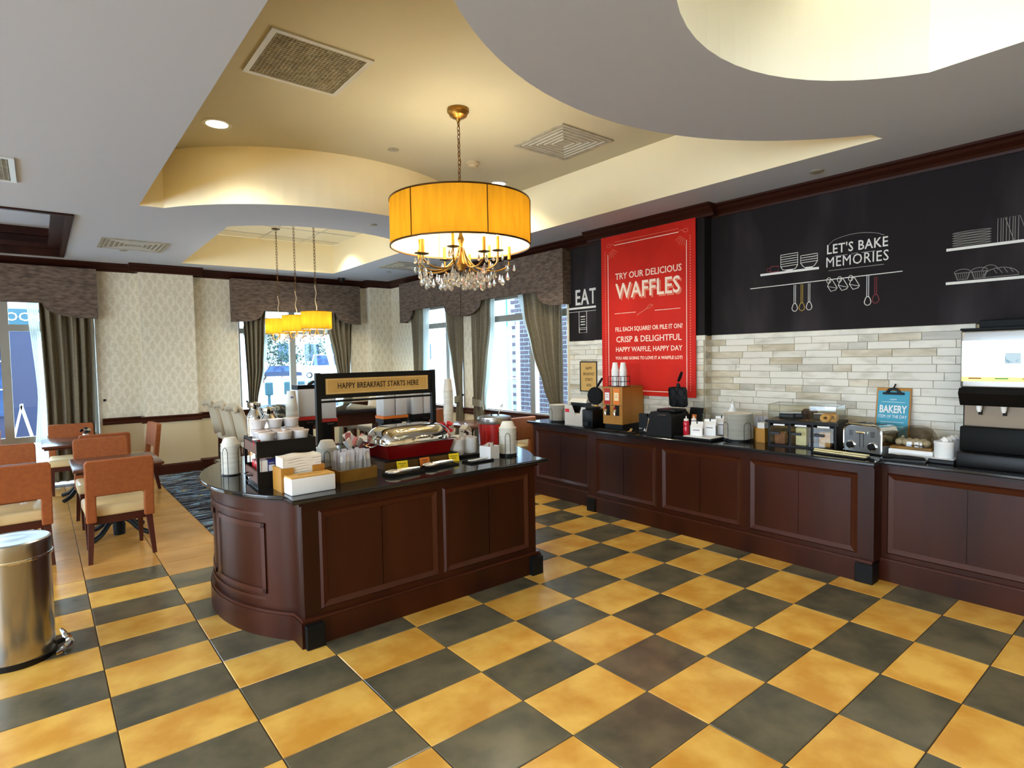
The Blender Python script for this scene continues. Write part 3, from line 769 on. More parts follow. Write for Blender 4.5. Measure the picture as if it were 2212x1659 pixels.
# ---- long counter on the right-hand wall (its front looks to -X)
def counter(label, y0, y1, xf, pans, feet):
    """y1 > y0; local frame: origin at (xf, y1), local +X runs to -Y"""
    L_ = y1-y0; t = T('base_cabinet', label, 'cabinet', (xf, y1, 0), FX, None)
    dp = (WX if y1 < 2 else BX)-xf-.01
    B(0, .03, .14, L_, dp, .872).build('body', m_wood, t)
    B(0, 0, 0, L_, dp, .15).build('plinth', m_wood, t)
    B(0, .006, .15, L_, .03, .166).build('plinth_cap', m_trim, t)
    B(0, .012, .845, L_, .03, .872).build('apron_moulding', m_wood2, t)
    for a, b_, sp in pans: panel_y(t, y1-a, y1-b_, .20, .80, .03, splits=[y1-q for q in sp])
    for fy in feet: MB().bbox(y1-fy, -.015, 0, y1-fy+.12, .10, .142, b=.004).build('foot_block', m_foot, t)
    return t
counter('mahogany base cabinet under the paper plates at the window end', 4.42, 5.46, 4.74, [(5.40, 4.50, (4.965,))], [])
counter('long mahogany base cabinet below the red poster and pastry case', 1.59, 4.42, 4.63, [(4.30, 3.51, (3.92,)), (3.44, 2.615, (3.02,)), (2.54, 1.70, (2.13,))], [4.41, 1.70])
counter('mahogany base cabinet under the drinks machine', -1.6, 1.59, 4.78, [(1.555, .58, (1.075,)), (.50, -.40, (.05,))], [])
poly = [(4.70, 5.50), (4.70, 4.46), (4.59, 4.46), (4.59, 1.57), (4.74, 1.57), (4.74, -1.6), (WX-.002, -1.6), (WX-.002, BY0-.002), (BX-.002, BY0-.002), (BX-.002, BY1+.002), (WX-.002, BY1+.002), (WX-.002, 5.50)]
tag(slab(poly, .872, ZT, 'counter_worktop', None, m_granite), 'long polished black granite worktop running along the marble wall', 'worktop')

# ================================================================== poster, boards, signs
po = T('waffle_poster', 'tall red waffle poster hanging on the bump-out wall', 'poster', (BX-.040, 4.66, 0), FX)
PW = 1.26
B(0, -.004, 1.25, PW, .004, 3.065).build('poster_sheet', m_poster, po)
yf = -.0046
def tx(s_, x, z, size, cx=.8, m=m_postw, **k): return text(s_, size, m, po, TM(x, yf, z), cx=cx, **k)
for z_, s_, sz, wd in ((2.591, 'TRY OUR DELICIOUS', .100, .885), (1.991, 'FILL EACH SQUARE? OR PILE IT ON?', .068, .90), (1.875, 'CRISP & DELIGHTFUL', .094, .875), (1.762, 'HAPPY WAFFLE, HAPPY DAY', .076, .89), (1.664, 'YOU ARE GOING TO LOVE IT A WAFFLE LOT!', .048, .90)):
    o_ = tx(s_, .655, z_, sz, 1, bold=.001); xs_ = [v.co.x for v in o_.data.vertices]
    o_.matrix_local = TM(.655, yf, z_) @ Matrix.Diagonal((wd/(max(xs_)-min(xs_)), 1, 1, 1))
for dx_, dz_, mm_, yy_ in ((.022, -.020, m_posth, .0003), (0, 0, m_postw, -.0012)):
    o_ = text('WAFFLES', .245, mm_, po, TM(0, 0, 0), bold=.003); xs_ = [v.co.x for v in o_.data.vertices]
    o_.matrix_local = TM(.65+dx_, yf+yy_, 2.417+dz_) @ Matrix.Diagonal((.865/(max(xs_)-min(xs_)), 1, 1, 1))
ln = MB()
def hl(mb, x0, x1, z, h=.006, y=yf): return mb.box(x0, y-.0008, z-h/2, x1, y, z+h/2)
hl(ln, .20, .50, 2.175, .005); hl(ln, .76, 1.08, 2.175, .005)
ln.box(.10, yf-.001, 1.30, .107, yf, 2.86).box(1.153, yf-.001, 1.30, 1.16, yf, 2.86); hl(ln, .10, 1.16, 1.30, .007); hl(ln, .20, 1.06, 2.955, .008)
ln.build('border_line', m_postw, po)
dt = MB()
for k in range(58): dt.box(.055, yf-.0006, 1.32+k*.0275, .066, yf, 1.333+k*.0275).box(1.194, yf-.0006, 1.32+k*.0275, 1.205, yf, 1.333+k*.0275)
dt.box(.20, yf-.0006, 2.988, 1.06, yf, 2.993)
dt.build('dotted_border', m_posth, po)
sw = MB()
for sgn, cx0 in ((1, .08), (-1, 1.18)):
    sw.X = Matrix.Translation((cx0, yf, 2.96)) @ Matrix.Diagonal((sgn, 1, 1, 1))
    sw.tube([(.035+.03*math.cos(a*PI/6), 0, .018*math.sin(a*PI/6)) for a in range(12)], .0028, 4, True)
    for k in range(5):
        a = -PI/2+.25*k+.05; sw.tube([(.045+.055*math.cos(a), 0, -.02+.055*math.sin(a)), (.045+.13*math.cos(a), 0, -.02+.13*math.sin(a))], .003, 4)
    sw.tube([(.12, 0, .0), (.09, 0, .012), (.065, 0, .0)], .0025, 4)
sw.X = Matrix.Identity(4)
sw.tube([(.52, yf, 2.14), (.66, yf, 2.205)], .005, 5)
for o_ in (-.02, 0, .02): sw.tube([(.645+.0, yf, 2.198), (.69+o_*.4, yf, 2.225-o_), (.735, yf, 2.235-o_*.2)], .0028, 4)
sw.build('whisk_and_scrolls', m_posth, po)

# chalk drawings: real thin strokes on the boards.  helper works in (Y, Z) of the wall
class Chalk(MB):
    def __init__(s, x): super().__init__(); s.x = x
    def line(s, pts, w_=.004, closed=False): return s.tube([(s.x, y, z) for y, z in pts], w_, 5, closed)
    def bar(s, y0, y1, z0, z1): return s.box(s.x-.001, y1, z0, s.x+.001, y0, z1)
cx_ = WX-.0165
mu = T('chalk_mural', 'white chalk drawing of shelves, hanging cups and spoons with bake lettering', 'mural', (0, 0, 0))
def mt(s_, y, z, size, m, cx=.8, **k): return text(s_, size, m, mu, Matrix.Translation((cx_-.001, y, z)) @ Matrix.Rotation(-PI/2, 4, 'Z') @ Matrix.Rotation(PI/2, 4, 'X'), cx=cx, **k)
mt("LET'S BAKE", 1.972, 2.572, .112, m_chalk, .80, bold=.0012, space=1.08)
mt('MEMORIES', 1.972, 2.462, .122, m_chalk, .80, bold=0, space=1.08)
mt('SOME', 1.985, 2.513, .022, m_chalkg, .9)
c1 = Chalk(cx_)
c1.line([(2.90, 2.312), (1.635, 2.323)], .004)
for a, b_, z in ((2.80, 2.27, 2.440), (1.35, .52, 2.453), (1.35, .50, 2.203)):
    c1.bar(a, b_, z-.020, z)
c1.line([(2.14, 2.513), (2.04, 2.513)], .0015); c1.line([(1.93, 2.513), (1.83, 2.513)], .0015)
# stacked bowls
for cy0, n, wd in ((2.53, 6, .155), (2.355, 4, .145)):
    for k in range(n):
        z = 2.588-k*.021 if n == 6 else 2.557-k*.021
        c1.line([(cy0+wd/2, z), (cy0-wd/2, z+.003)], .0028)
    zb = 2.588-(n-1)*.021 if n == 6 else 2.557-(n-1)*.021
    c1.line([(cy0+wd/2, zb), (cy0+wd/2-.02, zb-.03), (cy0+.035, 2.448), (cy0-.035, 2.448), (cy0-wd/2+.02, zb-.03), (cy0-wd/2, zb)], .003)
    for s_ in (-1, 1): c1.line([(cy0+s_*wd/2, zb), (cy0+s_*wd/2, zb+(n-1)*.021)], .002)
    c1.bar(cy0+.03, cy0-.03, 2.440, 2.452)
# spoons
def spoon(c, y, z0, z1, r=.026):
    c.line([(y+.007, z0), (y+.007, z1+.06)], .0025); c.line([(y-.007, z0), (y-.007, z1+.06)], .0025)
    c.line([(y+r*math.sin(a)*(1 if math.cos(a) < .2 else .8), z1+.028+.036*math.cos(a)) for a in [2*PI*k/14 for k in range(14)]], .0032, True)
spoon(c1, 2.478, 2.305, 2.075); spoon(c1, 2.352, 2.305, 2.078); spoon(c1, 1.882, 2.325, 2.082)
# hanging cups
for y in (2.165, 2.078, 1.990):
    c1.line([(y+.032, 2.262), (y+.012, 2.315), (y-.008, 2.312), (y-.046, 2.242), (y-.036, 2.226), (y+.004, 2.216)], .003, True)
    c1.line([(y+.032, 2.262), (y-.04, 2.24)], .0022)
    c1.line([(y+.022+.018*math.cos(2*PI*k/10), 2.312+.024*math.sin(2*PI*k/10)) for k in range(10)], .0025, True)
# lettering frame
c1b = Chalk(cx_+.001)
c1b.line([(2.195-.43*k/10, 2.628+.05*math.sin(PI*k/10)**.7 if k else 2.612) for k in range(11)], .0025)
c1b.line([(2.19, 2.395), (1.765, 2.395)], .003)
# plates and books on the upper right shelf
for k in range(6):
    c1b.line([(1.20+.115*math.cos(a), 2.468+k*.018+.006*math.sin(a)) for a in [2*PI*q/14 for q in range(14)]], .0022, True)
for y in (1.05, 1.02, .985, .955, .80): c1b.line([(y, 2.455), (y, 2.62), (y-.018, 2.622), (y-.018, 2.455)], .002)
for y in (1.01, .93): c1b.line([(y, 2.62), (y-.05, 2.455)], .002)
# muffins and loaf
for y in (1.25, 1.15):
    c1b.line([(y+.045, 2.262), (y+.03, 2.212), (y-.03, 2.212), (y-.045, 2.262)], .002)
    c1b.line([(y+.05*math.cos(PI*k/8), 2.262+.028*math.sin(PI*k/8)) for k in range(9)], .0022, True)
    for k in range(-3, 4): c1b.line([(y+k*.013, 2.26), (y+k*.009, 2.214)], .0012)
c1b.line([(1.03+.1*math.cos(PI*k/10), 2.213+.062*math.sin(PI*k/10)) for k in range(11)], .0022, True)
for k in range(4): c1b.line([(1.07-k*.03, 2.268), (1.05-k*.03, 2.235)], .0018)
c1b.line([(1.09+.045*math.cos(PI*k/8), 2.26+.04*math.sin(PI*k/8)) for k in range(9)], .002)
c1.build('chalk_strokes', m_chalk, mu); c1b.build('faint_chalk_strokes', m_chalkg, mu)
c2 = Chalk(cx_); spoon(c2, 2.415, 2.305, 2.076); c2.build('yellow_spoon', m_chalky, mu)
c3 = Chalk(cx_); spoon(c3, 1.823, 2.30, 2.095); c3.line([(2.70, 2.495), (2.70, 2.445), (2.63, 2.445), (2.63, 2.495)], .004, True); c3.line([(2.70, 2.485), (2.735, 2.48), (2.735, 2.455), (2.70, 2.455)], .003)
c3.build('red_spoon_and_mug', m_chalkr, mu)
# smears left by wiping
m_smear = mat('wiped_chalk', rgb(92, 88, 90), .9, col2=rgb(66, 60, 62), scale=5)
# EAT board
ea = T('eat_mural', 'chalk word and hanging sign drawn on the narrow blackboard beside the poster', 'mural', (0, 0, 0))
text('EA', .27, m_chalkg, ea, Matrix.Translation((cx_, 5.135, 2.420)) @ Matrix.Rotation(-PI/2, 4, 'Z') @ Matrix.Rotation(PI/2, 4, 'X'), cx=.72, bold=.005, space=1.1)
text('EAT', .27, m_chalk, ea, Matrix.Translation((cx_-.001, 5.065, 2.424)) @ Matrix.Rotation(-PI/2, 4, 'Z') @ Matrix.Rotation(PI/2, 4, 'X'), cx=.72, bold=.003, space=1.1)
c4 = Chalk(cx_); c4.bar(5.36, 4.80, 2.288, 2.312); c4.line([(5.36, 2.255), (4.80, 2.255)], .003)
for a, b_, c_, d in ((5.18, 5.05, 2.255, 1.99),): c4.line([(a, c_), (a, d), (b_, d), (b_, c_)], .004, True)
for z in (2.03, 2.05): c4.line([(5.18, z), (5.05, z)], .003)
for k, z in enumerate((2.19, 2.155, 2.125, 2.09)): c4.line([(5.15, z), (5.08, z)], .004 if k == 1 else .007)
c4.build('chalk_strokes', m_chalk, ea)

# framed gold sign on the tiles by the window
fs_ = T('framed_sign', 'small gold breakfast sign in a black frame on the marble tiles', 'sign', (WX-.02, 5.165, 1.25), FX)
fr = MB().box(0, -.012, 0, .29, 0, .012).box(0, -.012, .366, .29, 0, .378).box(0, -.012, 0, .012, 0, .378).box(.278, -.012, 0, .29, 0, .378)
fr.build('frame', m_black, fs_); B(.012, -.006, .012, .278, 0, .366).build('card', m_signgold, fs_)
for s_, z in (('HAPPY', .29), ('BREAKFAST', .22), ('STARTS', .15), ('HERE', .08)): text(s_, .052, m_ink, fs_, TM(.15, -.0065, z), cx=.72)

# clipboard
cbd = T('clipboard_sign', 'turquoise bakery clipboard sign leaning on the tiles behind the toaster', 'sign', (5.235, 1.80, .905), FX)
cbd.rotation_euler = (math.radians(-9), 0, FX)
BB(0, 0, 0, .245, .008, .50, b=.003).build('backing_board', m_oak, cbd)
B(.012, -.002, .012, .233, 0, .475).build('card', m_teal, cbd)
cp_ = MB(); cp_.X = Matrix.Translation((-.0125, 0, 0)); cp_ = cp_.bbox(.06, -.018, .445, .21, 0, .462, b=.004).tube([(.09, -.012, .46), (.11, -.02, .485), (.135, -.02, .49), (.16, -.02, .485), (.18, -.012, .46)], .011, 8).tube([(.135, -.02, .485), (.15, -.022, .53)], .006, 6)
cp_.build('clip', m_black, cbd)
text('BAKERY', .083, m_white, cbd, TM(.1225, -.0026, .325), cx=.64, bold=.002)
text('ITEM OF THE DAY', .036, m_white, cbd, TM(.1225, -.0026, .268), cx=.68)
text('HAPPY', .016, m_white, cbd, TM(.1225, -.0026, .405), cx=1)
for z in (.385, .225, .19): hl(MB(), .04, .205, z, .003, -.0021).build('ruled_line', m_white, cbd)

# ================================================================== ceiling fittings
def vent(label, x, y, z, s_, kind=0, rz=0):
    t = T('ceiling_vent', label, 'vent', (x, y, z), rz)
    h = s_/2; f = MB(); frame_rect(f, -h, -h, h, h, .035, -.012, .004); f.build('frame', m_ventf if kind == 0 else m_vent, t)
    B(-h+.03, -h+.03, -.003, h-.03, h-.03, .003).build('backing', m_vent, t)
    sl = MB()
    if kind == 0:
        for k in range(24): x_ = -h+.045+k*(s_-.09)/23; sl.box(x_-.002, -h+.03, -.008, x_+.002, h-.03, -.002)
        for k in range(24): y_ = -h+.045+k*(s_-.09)/23; sl.box(-h+.03, y_-.002, -.0085, h-.03, y_+.002, -.0025)
        sl.build('grille', m_vent, t)
    else:
        for k in range(5):
            a = h-.05-k*.05; frame_rect(sl, -a, -a, a, a, .008, -.012, -.002)
        sl.build('louvre', m_ventf, t)
    return t
vent('square mesh return grille in the cream ceiling left of the chandelier', 1.50, 3.98, ZU, .66, 0)
vent('square stepped air diffuser in the cream ceiling right of the chandelier', 3.91, 3.98, ZU, .66, 1)
vent('flat square air diffuser on the grey ceiling above the pilaster wall', .98, 8.60, ZC, .70, 1)
vent('bright metal edged diffuser at the far left edge of the ceiling', -.42, 5.80, ZC, .70, 0)
vent('air diffuser half hidden behind the chandelier crystals near the corner', 4.60, 8.25, ZC, .66, 1)
def can_light(label, x, y, z, power=60, grp=None, spot=2.2, lcol=(1, .88, .62)):
    t = T('recessed_light', label, 'light', (x, y, z), 0, grp)
    MB().ring(.115, .085, -.008, .0, 32).build('trim_ring', m_ventf, t, True)
    MB().cyl(.086, -.004, 0, n=28).build('lens', m_canlit, t)
    l = light('recessed_lamp', 'SPOT', (x, y, z-.03), power, lcol, (0, 0, 0), spot_size=spot, spot_blend=.7, shadow_soft_size=.07)
    return t
can_light('lit recessed light in the cream ceiling at the left of the chandelier', 1.25, 5.40, ZU, 45)
can_light('lit recessed light in the cream ceiling just above the drum shade', 4.20, 5.36, ZU, 45)
can_light('lit recessed light in the tiled tray above the three pendants', 3.55, 8.95, 3.66, 130)
can_light('lit recessed light hidden high inside the round ceiling tray', 3.45, 1.10, 4.35, 28, spot=1.5, lcol=(1, .90, .62))
PW_ = (62, 62, 62, 62, 62, 62, 120, 120, 62, 70)  # unseen can lights, added to fill the room with light
for k, (x, y) in enumerate(((-2.0, -1.6), (-2.0, 1.4), (-2.0, 4.2), (-4.6, -1.6), (-4.6, 1.4), (-4.6, 4.2), (.6, -1.9), (3.3, -2.2), (-4.2, 7.6), (1.95, -.35))):
    can_light('added recessed fill light over the unseen part of the room, %s' % ('first', 'second', 'third', 'fourth', 'fifth', 'sixth', 'seventh', 'eighth', 'ninth', 'tenth')[k], x, y, 4.35 if k == 9 else ZC, PW_[k], grp='added fill lights out of view', spot=2.6, lcol=(1, .96, .88))
def disc(label, x, y, z, r=.045, cat='sprinkler', name='sprinkler_cover', m=None):
    t = T(name, label, cat, (x, y, z)); MB().lathe([(r, 0), (r, -.004), (r*.8, -.009), (1e-4, -.010)], 20).build('cover_plate', m or m_vent, t, True); return t
disc('round cover plate beside the diffuser above the pilaster wall', .92, 9.08, ZC)
disc('small round cover on the ceiling near the far right corner', 4.64, 8.95, ZC)
disc('small round cover between the two scooped ceiling recesses', 2.90, 5.92, ZC)
disc('round cover on the ceiling above the long blackboard', 4.99, 2.15, ZC, .055)
disc('round speaker-like cover in the cream ceiling left of the chain', 2.72, 5.08, ZU, .055)
sd = T('smoke_detector', 'round cream smoke detector in the ceiling behind the chandelier chain', 'detector', (3.55, 4.94, ZU))
MB().lathe([(.07, 0), (.07, -.018), (.062, -.024)], 24).build('base', m_cream, sd, True); MB().lathe([(.062, -.024), (.05, -.03), (.048, -.05), (.03, -.055), (1e-4, -.056)], 24).build('sensing_chamber', m_cream, sd, True)
dc = T('dome_camera', 'small black dome camera on the ceiling over the window valance', 'camera', (4.30, 10.10, ZC))
MB().cyl(.055, -.03, 0, n=20, r1=.065).build('base', m_black, dc, True); MB().sphere(.042, (0, 0, -.035), 16, 10).build('dome', m_black, dc, True)

# ================================================================== chandelier
def shade_material(name, col, transl=.5):
    M_ = bpy.data.materials.new(name); M_.use_nodes = True; N = M_.node_tree.nodes; L = M_.node_tree.links
    N.remove(N['Principled BSDF']); out = N['Material Output']
    t = N.new('ShaderNodeTexCoord'); mp = N.new('ShaderNodeMapping'); mp.inputs['Scale'].default_value = (6, 6, .8); L.new(t.outputs['Object'], mp.inputs[0])
    nz = N.new('ShaderNodeTexNoise'); nz.inputs['Scale'].default_value = 4; nz.inputs['Detail'].default_value = 6; L.new(mp.outputs[0], nz.inputs[0])
    r = N.new('ShaderNodeValToRGB'); L.new(nz.outputs[0], r.inputs[0]); r.color_ramp.elements[0].position = .35; r.color_ramp.elements[1].position = .68
    r.color_ramp.elements[0].color = (*[c*.82 for c in col], 1); r.color_ramp.elements[1].color = (*col, 1)
    d = N.new('ShaderNodeBsdfDiffuse'); tl = N.new('ShaderNodeBsdfTranslucent'); L.new(r.outputs[0], tl.inputs[0]); ge = N.new('ShaderNodeNewGeometry'); mc_ = N.new('ShaderNodeMix'); mc_.data_type = 'RGBA'; L.new(ge.outputs['Backfacing'], mc_.inputs[0]); L.new(r.outputs[0], mc_.inputs[6]); mc_.inputs[7].default_value = (.95, .84, .55, 1); L.new(mc_.outputs[2], d.inputs[0])
    m1 = N.new('ShaderNodeMixShader'); m1.inputs[0].default_value = transl; L.new(d.outputs[0], m1.inputs[1]); L.new(tl.outputs[0], m1.inputs[2]); L.new(m1.outputs[0], out.inputs[0])
    return M_
m_shade = shade_material('amber_organza', (.40, .195, .012), .40)
m_shadein = shade_material('pale_shade_lining', (.95, .80, .42), .5)
def drop_mesh():
    return MB().lathe([(1e-4, 0), (.006, -.006), (.004, -.010), (.009, -.022), (.0135, -.040), (.010, -.052), (1e-4, -.062)], 6).mesh('crystal', m_crystal)
drop = drop_mesh()
def chain(t, z0, z1, link=.042, r=.0032, w_=.011, m=None):
    n = int((z1-z0)/(link*.78)); 
    me = MB().tube([(w_*math.cos(a), 0, link/2*math.sin(a)) for a in [2*PI*k/12 for k in range(12)]], r, 5, True).mesh('chain_link', m or m_bronze, True)
    for k in range(n):
        o = bpy.data.objects.new('chain_link', me); C.objects.link(o); o.parent = t; o.location = (0, 0, z1-(k+.5)*(z1-z0)/n); o.rotation_euler = (0, 0, (k % 2)*PI/2+.3)
def swept(pts, n=10):
    """smooth curve through control points"""
    out = []; P = [Vector(p) for p in pts]; P = [P[0]*2-P[1]]+P+[P[-1]*2-P[-2]]
    for i in range(1, len(P)-2):
        for k in range(n):
            s_ = k/n; a, b_, c, d = P[i-1], P[i], P[i+1], P[i+2]
            out.append(.5*((2*b_)+(c-a)*s_+(2*a-5*b_+4*c-d)*s_*s_+(3*b_-a-3*c+d)*s_**3))
    out.append(P[-2]); return out
ch = T('chandelier', 'large amber drum chandelier with crystal drops hanging over the island', 'chandelier', (2.71, 3.96, 0))
MB().lathe([(.088, 3.70), (.088, 3.675), (.075, 3.66), (.07, 3.645), (.045, 3.63), (.02, 3.622), (.012, 3.60), (1e-4, 3.60)], 28).build('canopy', m_brass, ch, True)
chain(ch, 2.99, 3.60)
MB().tube([(.004+.008*math.sin(k*.8), .006*math.cos(k), 2.98+k*.031) for k in range(21)], .0028, 5).build('cord', m_brass, ch, True)
R_ = .565
sh = MB(); n = 64
sh.add([(R_*math.cos(2*PI*k/n), R_*math.sin(2*PI*k/n), z) for z in (2.60, 2.96) for k in range(n)], [(k, (k+1) % n, n+(k+1) % n, n+k) for k in range(n)])
so = sh.build('shade', m_shade, ch, True)
si = MB(); _ = (lambda *a: 0)([((R_-.006)*math.cos(2*PI*k/n), (R_-.006)*math.sin(2*PI*k/n), z) for z in (2.602, 2.958) for k in range(n)], [(k, (k+1) % n, n+(k+1) % n, n+k) for k in range(n)])
for z in (2.60, 2.955): MB().ring(R_+.004, R_-.006, z-.004, z+.008, 64).build('rim_band', m_bronze, so, True)
for a in range(6):
    an = 2*PI*a/6+.28
    MB().tube([((R_+.002)*math.cos(an), (R_+.002)*math.sin(an), 2.60), ((R_+.002)*math.cos(an), (R_+.002)*math.sin(an), 2.958)], .004, 5).build('seam', m_bronze, so)
for a in range(3): an = 2*PI*a/3+.28; MB().tube([(0, 0, 2.99), (R_*math.cos(an), R_*math.sin(an), 2.955)], .004, 5).build('spoke', m_bronze, ch)
MB().lathe([(.012, 2.99), (.02, 2.96), (.012, 2.94), (.014, 2.70), (.03, 2.66), (.016, 2.62), (.02, 2.50), (.045, 2.46), (.03, 2.41), (1e-4, 2.395)], 20).build('stem', m_brass, ch, True)
NA = 10; bulb_mesh = MB().lathe([(.006, 0), (.012, .012), (.016, .03), (.010, .05), (1e-4, .068)], 12).mesh('bulb', m_bulb, True)
rc = random.Random(5)
for k in range(NA):
    a = 2*PI*k/NA+.16; rad = .40 if k % 2 else .33; zt = 2.50 if k % 2 else 2.545
    pr = lambda r, z: (r*math.cos(a), r*math.sin(a), z)
    arm = MB().tube(swept([pr(.02, 2.60), pr(.06, 2.50), pr(.14, 2.425), pr(rad*.72, 2.41), pr(rad*.97, 2.45), pr(rad, zt-.005)], 6), .0075, 7).build('arm', m_brass, ch, True)
    MB().lathe([(.012, -.01), (.045, -.002), (.048, .002), (.04, .003), (1e-4, .003)], 18).build('drip_pan', m_bronze, arm, True, loc=pr(rad, zt))
    MB().cyl(.013, 0, .11, n=12).build('candle_sleeve', m_candle, arm, True, loc=pr(rad, zt+.003))
    o = bpy.data.objects.new('bulb', bulb_mesh); C.objects.link(o); o.parent = arm; o.location = pr(rad, zt+.112)
    # crystals: three on each pan, a swag inwards
    for j in range(3):
        b_ = a+(j-1)*2.1; x, y, z = pr(rad, zt-.012); o = bpy.data.objects.new('crystal', drop); C.objects.link(o); o.parent = ch
        o.location = (x+.040*math.cos(b_), y+.040*math.sin(b_), z-.005-.02*rc.random()); o.rotation_euler = (0, 0, rc.random()*3); o.scale = (.95, .95, .95)
    for rr_, zz in ((.07, 2.40), (.12, 2.41), (.16, 2.36), (.20, 2.395), (.26, 2.395), (.31, 2.41), (rad*.85, 2.40), (rad*.97, 2.425)):
        x, y, z = pr(rr_, zz); o = bpy.data.objects.new('crystal', drop); C.objects.link(o); o.parent = ch
        o.location = (x+(rc.random()-.5)*.03, y+(rc.random()-.5)*.03, z-.012-.03*rc.random()); o.rotation_euler = (0, 0, rc.random()*3); s_ = 1.15+.35*rc.random(); o.scale = (s_, s_, s_)
    if k % 2 == 0: light('chandelier_bulb', 'POINT', (2.71+rad*.85*math.cos(a), 3.96+rad*.85*math.sin(a), 2.72), 4.2, (1, .88, .66), shadow_soft_size=.03)
# ---- three small pendants over the high table
def pendant(t, z0, z1, r, ztop):
    MB().lathe([(.06, ztop), (.06, ztop-.02), (.04, ztop-.03), (1e-4, ztop-.032)], 20).build('canopy', m_bronze, t, True)
    chain(t, z1+.34, ztop-.03, link=.05, r=.003, w_=.012)
    MB().tube([(.01*math.sin(k*1.1), .006*math.cos(k*.9), z1+k*.034) for k in range(11)], .006, 5).build('cord', m_cream, t, True)
    n = 36; mb = MB().add([(r*math.cos(2*PI*k/n), r*math.sin(2*PI*k/n), z) for z in (z0, z1) for k in range(n)], [(k, (k+1) % n, n+(k+1) % n, n+k) for k in range(n)])
    s_ = mb.build('shade', m_shade, t, True)
    for z in (z0, z1): MB().ring(r+.003, r-.004, z-.003, z+.004, 36).build('rim_band', m_bronze, s_, True)
    MB().cyl(.008, z0-.08, z1+.01, n=8).build('stem', m_brass, t)
    for k in range(4):
        a = PI/2*k+.4; p = lambda rr_, z: (rr_*math.cos(a), rr_*math.sin(a), z)
        arm = MB().tube(swept([p(.01, z0-.02), p(.05, z0-.08), p(.11, z0-.08), p(.13, z0-.01)], 5), .005, 6).build('arm', m_brass, t, True)
        MB().cyl(.009, 0, .07, n=8).build('candle_sleeve', m_candle, arm, True, loc=p(.13, z0-.01))
        o = bpy.data.objects.new('bulb', bulb_mesh); C.objects.link(o); o.parent = arm; o.location = p(.13, z0+.06); o.scale = (.8,)*3
        for rr_, zz in ((.06, -.09), (.12, -.09), (.14, -.03), (.165, -.02)):
            o = bpy.data.objects.new('crystal', drop); C.objects.link(o); o.parent = t; x, y, z = p(rr_, z0+zz); o.location = (x, y, z); o.scale = (.8,)*3
for i, (y, lb) in enumerate(((7.38, 'amber drum pendant nearest the chandelier in the row of three'), (8.12, 'middle amber drum pendant of the row of three over the high table'), (8.87, 'amber drum pendant farthest back, nearest the window, of three'))):
    t = T('drum_pendant', lb, 'pendant', (2.79, y, 0), 0, 'drum pendants over the high table')
    pendant(t, 2.10, 2.32, .19, 3.655)
    light('pendant_lamp', 'POINT', (2.79, y, 2.22), 7, (1, .90, .70), shadow_soft_size=.04)
# ================================================================== things on the island
def stack(name, label, cat, group, x, y, z0, n, prof, pitch, m, seg=20, rz=0, inv=False, sy=1, jit=.001, one=None):
    """n nested pieces; each is a thing of its own"""
    me = one or MB().lathe(prof, seg, sy=sy).mesh(name, m, True)
    rs = random.Random(int(x*1000)); res = []
    for k in range(n):
        o = bpy.data.objects.new(name, me); C.objects.link(o)
        o.location = (x+(rs.random()-.5)*2*jit, y+(rs.random()-.5)*2*jit, z0+k*pitch); o.rotation_euler = (0, 0, rz+rs.random()*.05)
        tag(o, label+', '+ordn(n-1-k, n), cat, group); res.append(o)
    return res
def bowlprof(r, h, t=.0022):
    return [(r*.62, 0), (r*.66, .004), (r*.93, h*.90), (r*.94, h*.955), (r*1.06, h*.96), (r*1.06, h), (r*.93-t, h), (r*.92-t, h*.84), (r*.6, .006), (1e-4, .006)]
def inverted(prof):
    h = max(z for r, z in prof); return [(r, h-z) for r, z in prof]
def wire_holder(label, x, y, r, h, z=ZT, rz=0, n=4, base=.008):
    t = T('wire_holder', label, 'holder', (x, y, z), rz)
    MB().cyl(r*.98, 0, base, n=28).build('base', m_black, t, True)
    for k in range(n):
        a = 2*PI*k/n+PI/4; w_ = .26; P = lambda th, zz: ((r+.004)*math.cos(a+th), (r+.004)*math.sin(a+th), zz)
        pts = [P(-w_, base*.5), P(-w_, h*.82), P(-w_*.7, h*.95), P(0, h), P(w_*.7, h*.95), P(w_, h*.82), P(w_, base*.5)]
        MB().tube(pts, .0022, 5).build('wire_loop', m_black, t, True)
    return t
# --- foam bowls at the rounded end, behind the caddy
BR = bowlprof(.062, .045)
wire_holder('black wire holder around the foam bowls at the left tip of the island', 1.035, 4.46, .066, .20)
stack('foam_bowl', 'foam bowl in the stack behind the caddy', 'bowl', 'foam bowls at the left tip of the island', 1.035, 4.46, ZT+.009, 21, inverted(BR), .0105, m_foam)
# --- two-tier black caddy
cd = T('caddy_shelf', 'two tier black wooden caddy holding cereal bowls and tea boxes', 'caddy', (1.032, 3.80, ZT), -.07)
W_, D_ = .365, .40
m_cad = mat('caddy_black', rgb(20, 17, 14), .5, spec=.2); m_cadb = mat('caddy_brown', rgb(98, 62, 42), .5)
for x in (0, W_-.016):
    for y in (0, D_-.016): B(x, y, 0, x+.016, y+.016, .30).build('corner_post', m_cad, cd)
B(.016, 0, .195, W_-.016, .012, .298).build('front_board', m_cad, cd)
B(.016, 0, .006, W_-.016, .012, .105).build('front_board', m_cad, cd)
for z0, z1 in ((.03, .105), (.215, .28)):
    for x in (.002, W_-.014): B(x, .016, z0, x+.012, D_-.016, z1).build('side_board', m_cadb, cd)
    B(.014, .012, z0, W_-.014, D_-.012, z0+.010).build('shelf_board', m_cadb, cd)
    B(.016, D_-.012, z0, W_-.016, D_, z1+.01).build('back_board', m_cad, cd)
for x in (0, W_-.016): B(x, .016, .288, x+.016, D_-.016, .30).build('top_rail', m_cad, cd)
